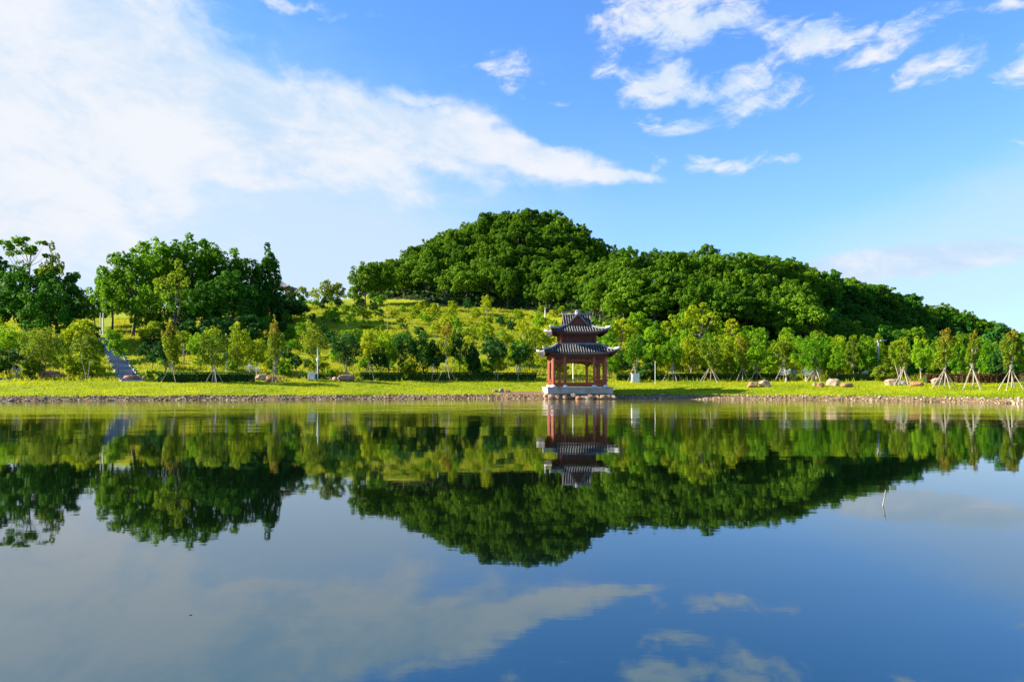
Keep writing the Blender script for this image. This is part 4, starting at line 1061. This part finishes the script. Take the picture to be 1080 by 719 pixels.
    for q in np.arange(-1.5, 1.51, 0.375):
        for s in (-1, 1): mb.box((q, s * (w - 0.03), 6.45), (0.028, 0.05, 0.225)); mb.box((s * (w - 0.03), q, 6.45), (0.05, 0.028, 0.225))
    mb.build('lattice_frame', DARK_RED, e)
    for sgn in (-1, 1):
        for q in np.arange(-1.7, 1.71, 0.57):
            mb = MB(); mb.box((q, sgn * (w + 0.18), 7.20), (0.08, 0.24, 0.09)); mb.build('bracket', DARK_RED, e)
            mb = MB(); mb.box((sgn * (w + 0.18), q, 7.20), (0.24, 0.08, 0.09)); mb.build('bracket', DARK_RED, e)
    roof('upper_roof', 2.95, 1.42, 7.24, 8.10, 0.46, 0.27)
    # crossed gables on top
    gw, ga, zb = 1.18, 9.42, 8.06; L = 1.42
    gr = MB(); gr.cur = 1
    def slope(ax, sgn):
        n = 7; q = np.linspace(0, 1, n); dd = np.linspace(-L - 0.12, L + 0.12, 2); Q, Dd = np.meshgrid(q, dd, indexing='ij')
        u = sgn * (gw + 0.10) * (1 - Q); z = zb - 0.05 + (ga - zb + 0.05) * (0.82 * Q + 0.18 * Q ** 2)
        return np.stack([u, Dd, z], -1) if ax == 'y' else np.stack([Dd, u, z], -1)
    for ax in 'yx':
        for sgn in (-1, 1):
            P_ = slope(ax, sgn)
            if ax == 'x': P_ = P_ + np.array([0, 0, 0.004])
            gr.grid(P_, flip=(sgn > 0) == (ax == 'y'))
            for k in np.linspace(-L - 0.08, L + 0.08, 12):
                line = [tuple((p + np.array([0, 0, 0.03]))) for p in (P_[:, 0] * (1 - (k + L + 0.12) / (2 * L + 0.24)) + P_[:, 1] * ((k + L + 0.12) / (2 * L + 0.24)))]; gr.cur = 0; gr.tube(line, 0.07, 5); gr.cur = 1
    g = gr.build('gable_roof', [TILE, PAN_TILE], e, smooth=True)
    for ax, sgn in (('y', -1), ('y', 1), ('x', -1), ('x', 1)):
        t = MB(); d = sgn * (L - 0.16); t.prism([(-gw, zb), (gw, zb), (0, ga - 0.08)], ax, d - 0.02, d + 0.02); gb = t.build('gable_wall', DARK_RED, g)
        bb = MB(); dq = sgn * (L + 0.10)
        for s in (-1, 1):
            a = (s * (gw + 0.16), zb - 0.02); b = (0, ga + 0.02)
            poly = [(a[0], a[1] - 0.11), (a[0], a[1] + 0.07), (b[0], b[1] + 0.07), (b[0], b[1] - 0.17)]
            bb.prism(poly, ax, dq - 0.03, dq + 0.03)
        bb.build('bargeboard', BARGE, gb)
    rd = MB(); rd.tube([(0, -L - 0.18, ga + 0.08), (0, 0, ga + 0.06), (0, L + 0.18, ga + 0.08)], 0.11, 8); rd.tube([(-L - 0.18, 0, ga + 0.08), (0, 0, ga + 0.064), (L + 0.18, 0, ga + 0.08)], 0.11, 8)
    for dx, dy in ((1, 0), (-1, 0), (0, 1), (0, -1)): rd.tube([(dx * (L + 0.02), dy * (L + 0.02), ga + 0.08), (dx * (L + 0.2), dy * (L + 0.2), ga + 0.22), (dx * (L + 0.16), dy * (L + 0.16), ga + 0.42)], [0.13, 0.10, 0.04], 7)
    rd.build('ridge', TILE_EDGE, g, smooth=True)
    fn = MB(); fn.lathe([(0.15, 0), (0.17, 0.07), (0.09, 0.14), (0.13, 0.24), (0.11, 0.32), (0.04, 0.40), (0.02, 0.52)], (0, 0, ga + 0.1), 12); fn.build('finial', TILE_TIP, g, smooth=True)
    # rubble the platform stands on
    rng = random.Random(4)
    for i in range(110):
        s = i % 4; u = rng.uniform(-3.7, 3.7); d = 3.28 + rng.uniform(0, 0.5)
        x, y = [(u, -d), (-d, u), (d, u), (u, -d - 0.15)][s]
        if y > 0.6: continue
        r = rng.uniform(0.24, 0.46); me = rock_mesh('foundation_stone', (r, r * 0.8, r * 0.65), 200 + i, rng.choice([ROCK_BROWN, ROCK_BROWN, ROCK_PALE, ROCK_RED]), 2)
        o = link('foundation_stone', me); q = Matrix.Rotation(math.radians(2.6), 3, 'Z') @ Vector((x, y, 0)); o.location = (c.x + q.x, c.y + q.y, max(rng.uniform(-0.15, 0.26 if d < 3.55 else 0.08), min(gz(c.x + q.x, c.y + q.y) - 0.1, 0.35)))
        tag(o, 'rough foundation stone under the edge of the pavilion platform', 'stone', 'rough stones round the foot of the pavilion')


STONE_W = surf_mat('white_stone', [(0.3, (0.55, 0.54, 0.51)), (0.7, (0.72, 0.71, 0.68))], 3.0, 0.7, 0.1)
BARGE = surf_mat('bargeboard_paint', [(0.3, (0.20, 0.10, 0.075)), (0.7, (0.32, 0.18, 0.14))], 3.0, 0.6, 0.1)
pavilion()


# ------------------------------------------------------------------ poles, lamps, box, palms, small things
def lamp_post(px, Y, top, label, mat=GREYMETAL, arm=0.7, name='street_lamp', r=0.09):
    p = at(px, Y); H = EYE + (HZ - top) * Y / FPX - p.z; e = empty(name, p, label, 'street lamp')
    m1 = MB(); m1.lathe([(r * 1.6, 0), (r * 1.6, 0.15), (r, 0.25), (r * 0.7, H)], (0, 0, -0.05), 10); m1.build('post', mat, e)
    m2 = MB(); m2.tube([(0, 0, H - 0.12), (arm * 0.5, 0, H + 0.03), (arm, 0, H + 0.08)], 0.045, 6); m2.build('arm', mat, e)
    m3 = MB(); m3.box((arm + 0.15, 0, H + 0.08), (0.32, 0.13, 0.055)); m3.box((-0.05, 0, H - 0.05), (0.10, 0.10, 0.12)); m3.build('lamp_head', mat, e)


def pole(px, Y, top, label, mat=WHITE, r=0.06, name='pole', cat='pole', bits=None):
    p = at(px, Y); H = EYE + (HZ - top) * Y / FPX - p.z; e = empty(name, p, label, cat)
    m1 = MB(); m1.lathe([(r * 1.5, 0), (r * 1.5, 0.1), (r, 0.14), (r * 0.85, H)], (0, 0, -0.05), 10); m1.build('post', mat, e)
    m2 = MB()
    if bits == 'lantern': m2.lathe([(0.06, 0), (0.15, 0.08), (0.17, 0.3), (0.10, 0.42)], (0, 0, H * 0.55), 12); m2.build('lantern', mat, e)
    elif bits == 'camera': m2.box((0.16, -0.1, H - 0.1), (0.26, 0.09, 0.09)); m2.box((0, 0, H - 0.5), (0.13, 0.1, 0.17)); m2.build('camera_box', mat, e)
    elif bits == 'globe': m2.lathe([(0.05, 0), (0.17, 0.1), (0.21, 0.25), (0.15, 0.42), (0.03, 0.48)], (0, 0, H - 0.05), 12); m2.build('lamp_globe', mat, e)
    else: m2.lathe([(r * 1.1, 0), (r * 1.2, 0.06), (r * 0.4, 0.12)], (0, 0, H - 0.06), 10); m2.build('cap', mat, e)


lamp_post(926.5, 92, 359.5, 'grey street lamp rising before the dark hillside', arm=0.45, r=0.11)
p_ = ground_hit(335, 400); pole(335, p_.y, 366, 'short white lamp post with a lantern halfway up beside the sparse olive tree', name='lamp_post', cat='lamp post', bits='lantern', r=0.07)
pole(238.5, 100, 352, 'tall thin white pole rising behind the clipped hedge')
pole(575, 168, 324, 'pale lamp pole at the wood edge left of the pavilion top', mat=STONE_W, r=0.14, name='lamp_pole', bits='camera')
pole(462, 178, 322, 'small pale lamp pole at the wood edge above the meadow', mat=STONE_W, r=0.13, name='lamp_pole', bits='globe')
pole(604.5, 92, 381, 'slim white post seen through the middle bay of the pavilion', r=0.075)
pole(109, 146, 320, 'white camera pole at the top of the steps', r=0.13, name='camera_pole', bits='camera')
pole(106, 145, 330, 'shorter white pole beside the camera pole at the top of the steps', r=0.10)
pole(691, 92, 381, 'thin white rod on the lawn between white box and pole tripod', r=0.035)
pole(408.5, 150, 330, 'thin grey post on the meadow below the left foot of the peak', r=0.05, mat=GREYMETAL)


def white_box(px, base, w, h, label, name='utility_box'):
    p = ground_hit(px, base); k = p.y / FPX; W, H = w * k, h * k; e = empty(name, p, label, 'utility box')
    m = MB(); m.box((0, 0, H * 0.46), (W / 2, W * 0.4, H * 0.47), taper=0.93); m.build('body', WHITE, e)
    m = MB(); m.box((0, 0, H * 0.96), (W / 2 * 1.06, W * 0.45, H * 0.035)); m.build('lid', WHITE, e)
    m = MB(); m.box((0, -W * 0.4 - 0.006, H * 0.45), (W * 0.36, 0.012, H * 0.33)); m.build('door', STONE_W, e)


white_box(670, 403, 8, 9.5, 'white box cabinet standing on the lawn beside the pavilion')
white_box(328.5, 400, 7, 7.5, 'pale block cabinet at the foot of the sparse olive tree')


def silver_palm(px, base, top, half, label, seed, trunk=True):
    p = ground_hit(px, base); k = p.y / FPX; H = (base - top) * k; W = half * k; rng = np.random.default_rng(seed); e = empty('silver_palm', p, label, 'palm')
    hc = H * 0.42
    t = MB(); t.tube([(0, 0, -0.1), (0.02, 0, hc * 0.5), (0, 0, hc)], [0.17, 0.14, 0.12], 8); t.build('trunk', BARK_PALE, e)
    V = []; F = []; st = MB()
    for i in range(15):
        a = rng.uniform(0, 6.28); el = rng.uniform(-0.15, 1.35); L = W * rng.uniform(0.55, 0.8)
        d = Vector((math.cos(a) * math.cos(el), math.sin(a) * math.cos(el), math.sin(el))); c = Vector((0, 0, hc)) + d * L * 0.7
        st.tube([(0, 0, hc - 0.05), tuple(c)], 0.022, 4)
        u = d.cross(Vector((0, 0, 1))).normalized(); v = d
        nseg = 14
        for s in range(nseg):
            q = (s / (nseg - 1) - 0.5) * 3.6; r = L * 0.62 * (0.8 + 0.2 * math.cos(q)); dq = 0.12
            tip = c + (v * math.cos(q) + u * math.sin(q)) * r + Vector((0, 0, -0.08 * r * abs(q)))
            mA = c + (v * math.cos(q - dq) + u * math.sin(q - dq)) * r * 0.7; mB_ = c + (v * math.cos(q + dq) + u * math.sin(q + dq)) * r * 0.7
            b = len(V); V += [tuple(c), tuple(mA), tuple(tip), tuple(mB_)]; F += [b, b + 1, b + 2, b + 3]
    st.build('leaf_stalk', BARK_PALE, e)
    link('fronds', raw_mesh('fronds', np.array(V), np.array(F), 4, [L_SILVER]), e)


silver_palm(829, 402.5, 385, 9, 'silver-blue fan palm before the hedge end, first of the silver ones', 1)
silver_palm(838, 401, 388, 6, 'small silver-blue fan palm in the middle of the silver ones', 2)
silver_palm(850, 402, 385, 8, 'silver-blue fan palm leaning over its two neighbours', 3)
silver_palm(861, 401, 384, 8, 'tall silver-blue fan palm beside the orange-flecked tree', 4)
silver_palm(264, 397, 380, 7, 'silvery spiky palm at the end of the clipped hedge', 5)
silver_palm(271, 398, 383, 6, 'smaller silvery spiky palm beside the pale pink boulder', 6)
silver_palm(17, 398, 386, 8, 'grey-leaved spiky palm before the dark round bush at the left picture edge', 7)
silver_palm(913, 401, 390, 7, 'small grey fan palm at the foot of the rounded green tree by the street lamp', 8)
silver_palm(857, 401, 387, 6, 'low silver fan palm squeezed between two taller silver palms', 9)


def small_things():
    # a dark stone sitting on the flat pinkish boulder
    p = ground_hit(140, 400); o = link('dark_stone', rock_mesh('dark_stone', (0.17, 0.15, 0.19), 61, BLACK, 2)); o.location = (p.x + 0.05, p.y - 0.05, p.z + 0.50)
    tag(o, 'small black rounded stone perched on the flat pinkish boulder', 'stone')
    # timber edge by the left picture border
    a, b = ground_hit(-6, 401), ground_hit(33, 400); mb = MB(); mb.tube([a + Vector((0, 0, 0.12)), (a + b) / 2 + Vector((0, 0, 0.16)), b + Vector((0, 0, 0.12))], 0.16, 8)
    tag(mb.build('timber_edge', BARK), 'dark fallen timber lying along the lawn at the left picture edge', 'log')
    # stick standing in the shallow near water
    Y = 10.4; x = (931 - 540) / FPX * Y; e = empty('stick', (x, Y, 0), 'thin pale stick poking slanted out of the lake water', 'stick')
    mb = MB(); mb.tube([(-0.06, 0.0, -0.22), (0.0, 0, 0.0), (0.035, 0.01, 0.13), (0.045, 0.01, 0.225)], [0.007, 0.008, 0.008, 0.005], 7); mb.build('stem', POLE_WOOD, e)
    mb = MB(); mb.tube([(0.034, 0.01, 0.13), (0.012, 0.0, 0.155)], [0.006, 0.003], 5); mb.build('twig', POLE_WOOD, e)
    # a dead leaf afloat
    Y = 5.5; x = (201 - 540) / FPX * Y; mb = MB()
    mb.add([(-0.022, 0, 0.003), (-0.008, 0.012, 0.007), (0.014, 0.009, 0.006), (0.026, 0, 0.010), (0.012, -0.010, 0.005), (-0.010, -0.011, 0.006)], [(0, 1, 2, 3, 4, 5)])
    mb.add([(-0.022, 0, 0.001), (-0.008, 0.012, 0.004), (0.014, 0.009, 0.003), (0.026, 0, 0.007), (0.012, -0.010, 0.002), (-0.010, -0.011, 0.003)], [(5, 4, 3, 2, 1, 0)])
    o = mb.build('floating_leaf', BARK); o.scale = (0.6, 0.6, 0.6); o.location = (x, Y, 0.001); tag(o, 'single dark dead leaf floating on the calm water', 'leaf')
    # grey roof half hidden by trees on the left skyline
    p = at(296, 172); e = empty('hilltop_pavilion', p, 'grey curved pavilion roof half hidden by trees on the skyline', 'pavilion'); top = EYE + (HZ - 296) * 172 / FPX - p.z
    mb = MB(); S_ = np.linspace(-1, 1, 17); T_ = np.linspace(0, 1, 6); A, Bq = np.meshgrid(S_, T_, indexing='ij')
    for sd in range(4):
        hf = 2.7 * (1 - Bq) + 0.12; k = np.abs(A) ** 4 * (1 - Bq) ** 2; z = top - 1.9 + 1.9 * (0.7 * Bq + 0.3 * Bq ** 2) + 0.55 * k; ow = hf * (1 + 0.08 * k); u = A * ow
        f = {0: (u, -ow), 1: (ow, u), 2: (-u, ow), 3: (-ow, -u)}[sd]; mb.grid(np.stack([f[0], f[1], z], -1)); mb.grid(np.stack([f[0], f[1], z - 0.12], -1), flip=True)
    mb.build('roof', TILE, e, smooth=True)
    for sx in (-1, 1):
        for sy in (-1, 1): m = MB(); m.lathe([(0.14, 0), (0.13, max(top - 1.8, 1))], (sx * 1.8, sy * 1.8, -0.1), 8); m.build('column', RED_WOOD, e)
    mb = MB(); mb.box((0, 0, 0.1), (2.2, 2.2, 0.25)); mb.build('platform', STONE, e)
small_things()
print('objects', len(bpy.data.objects))
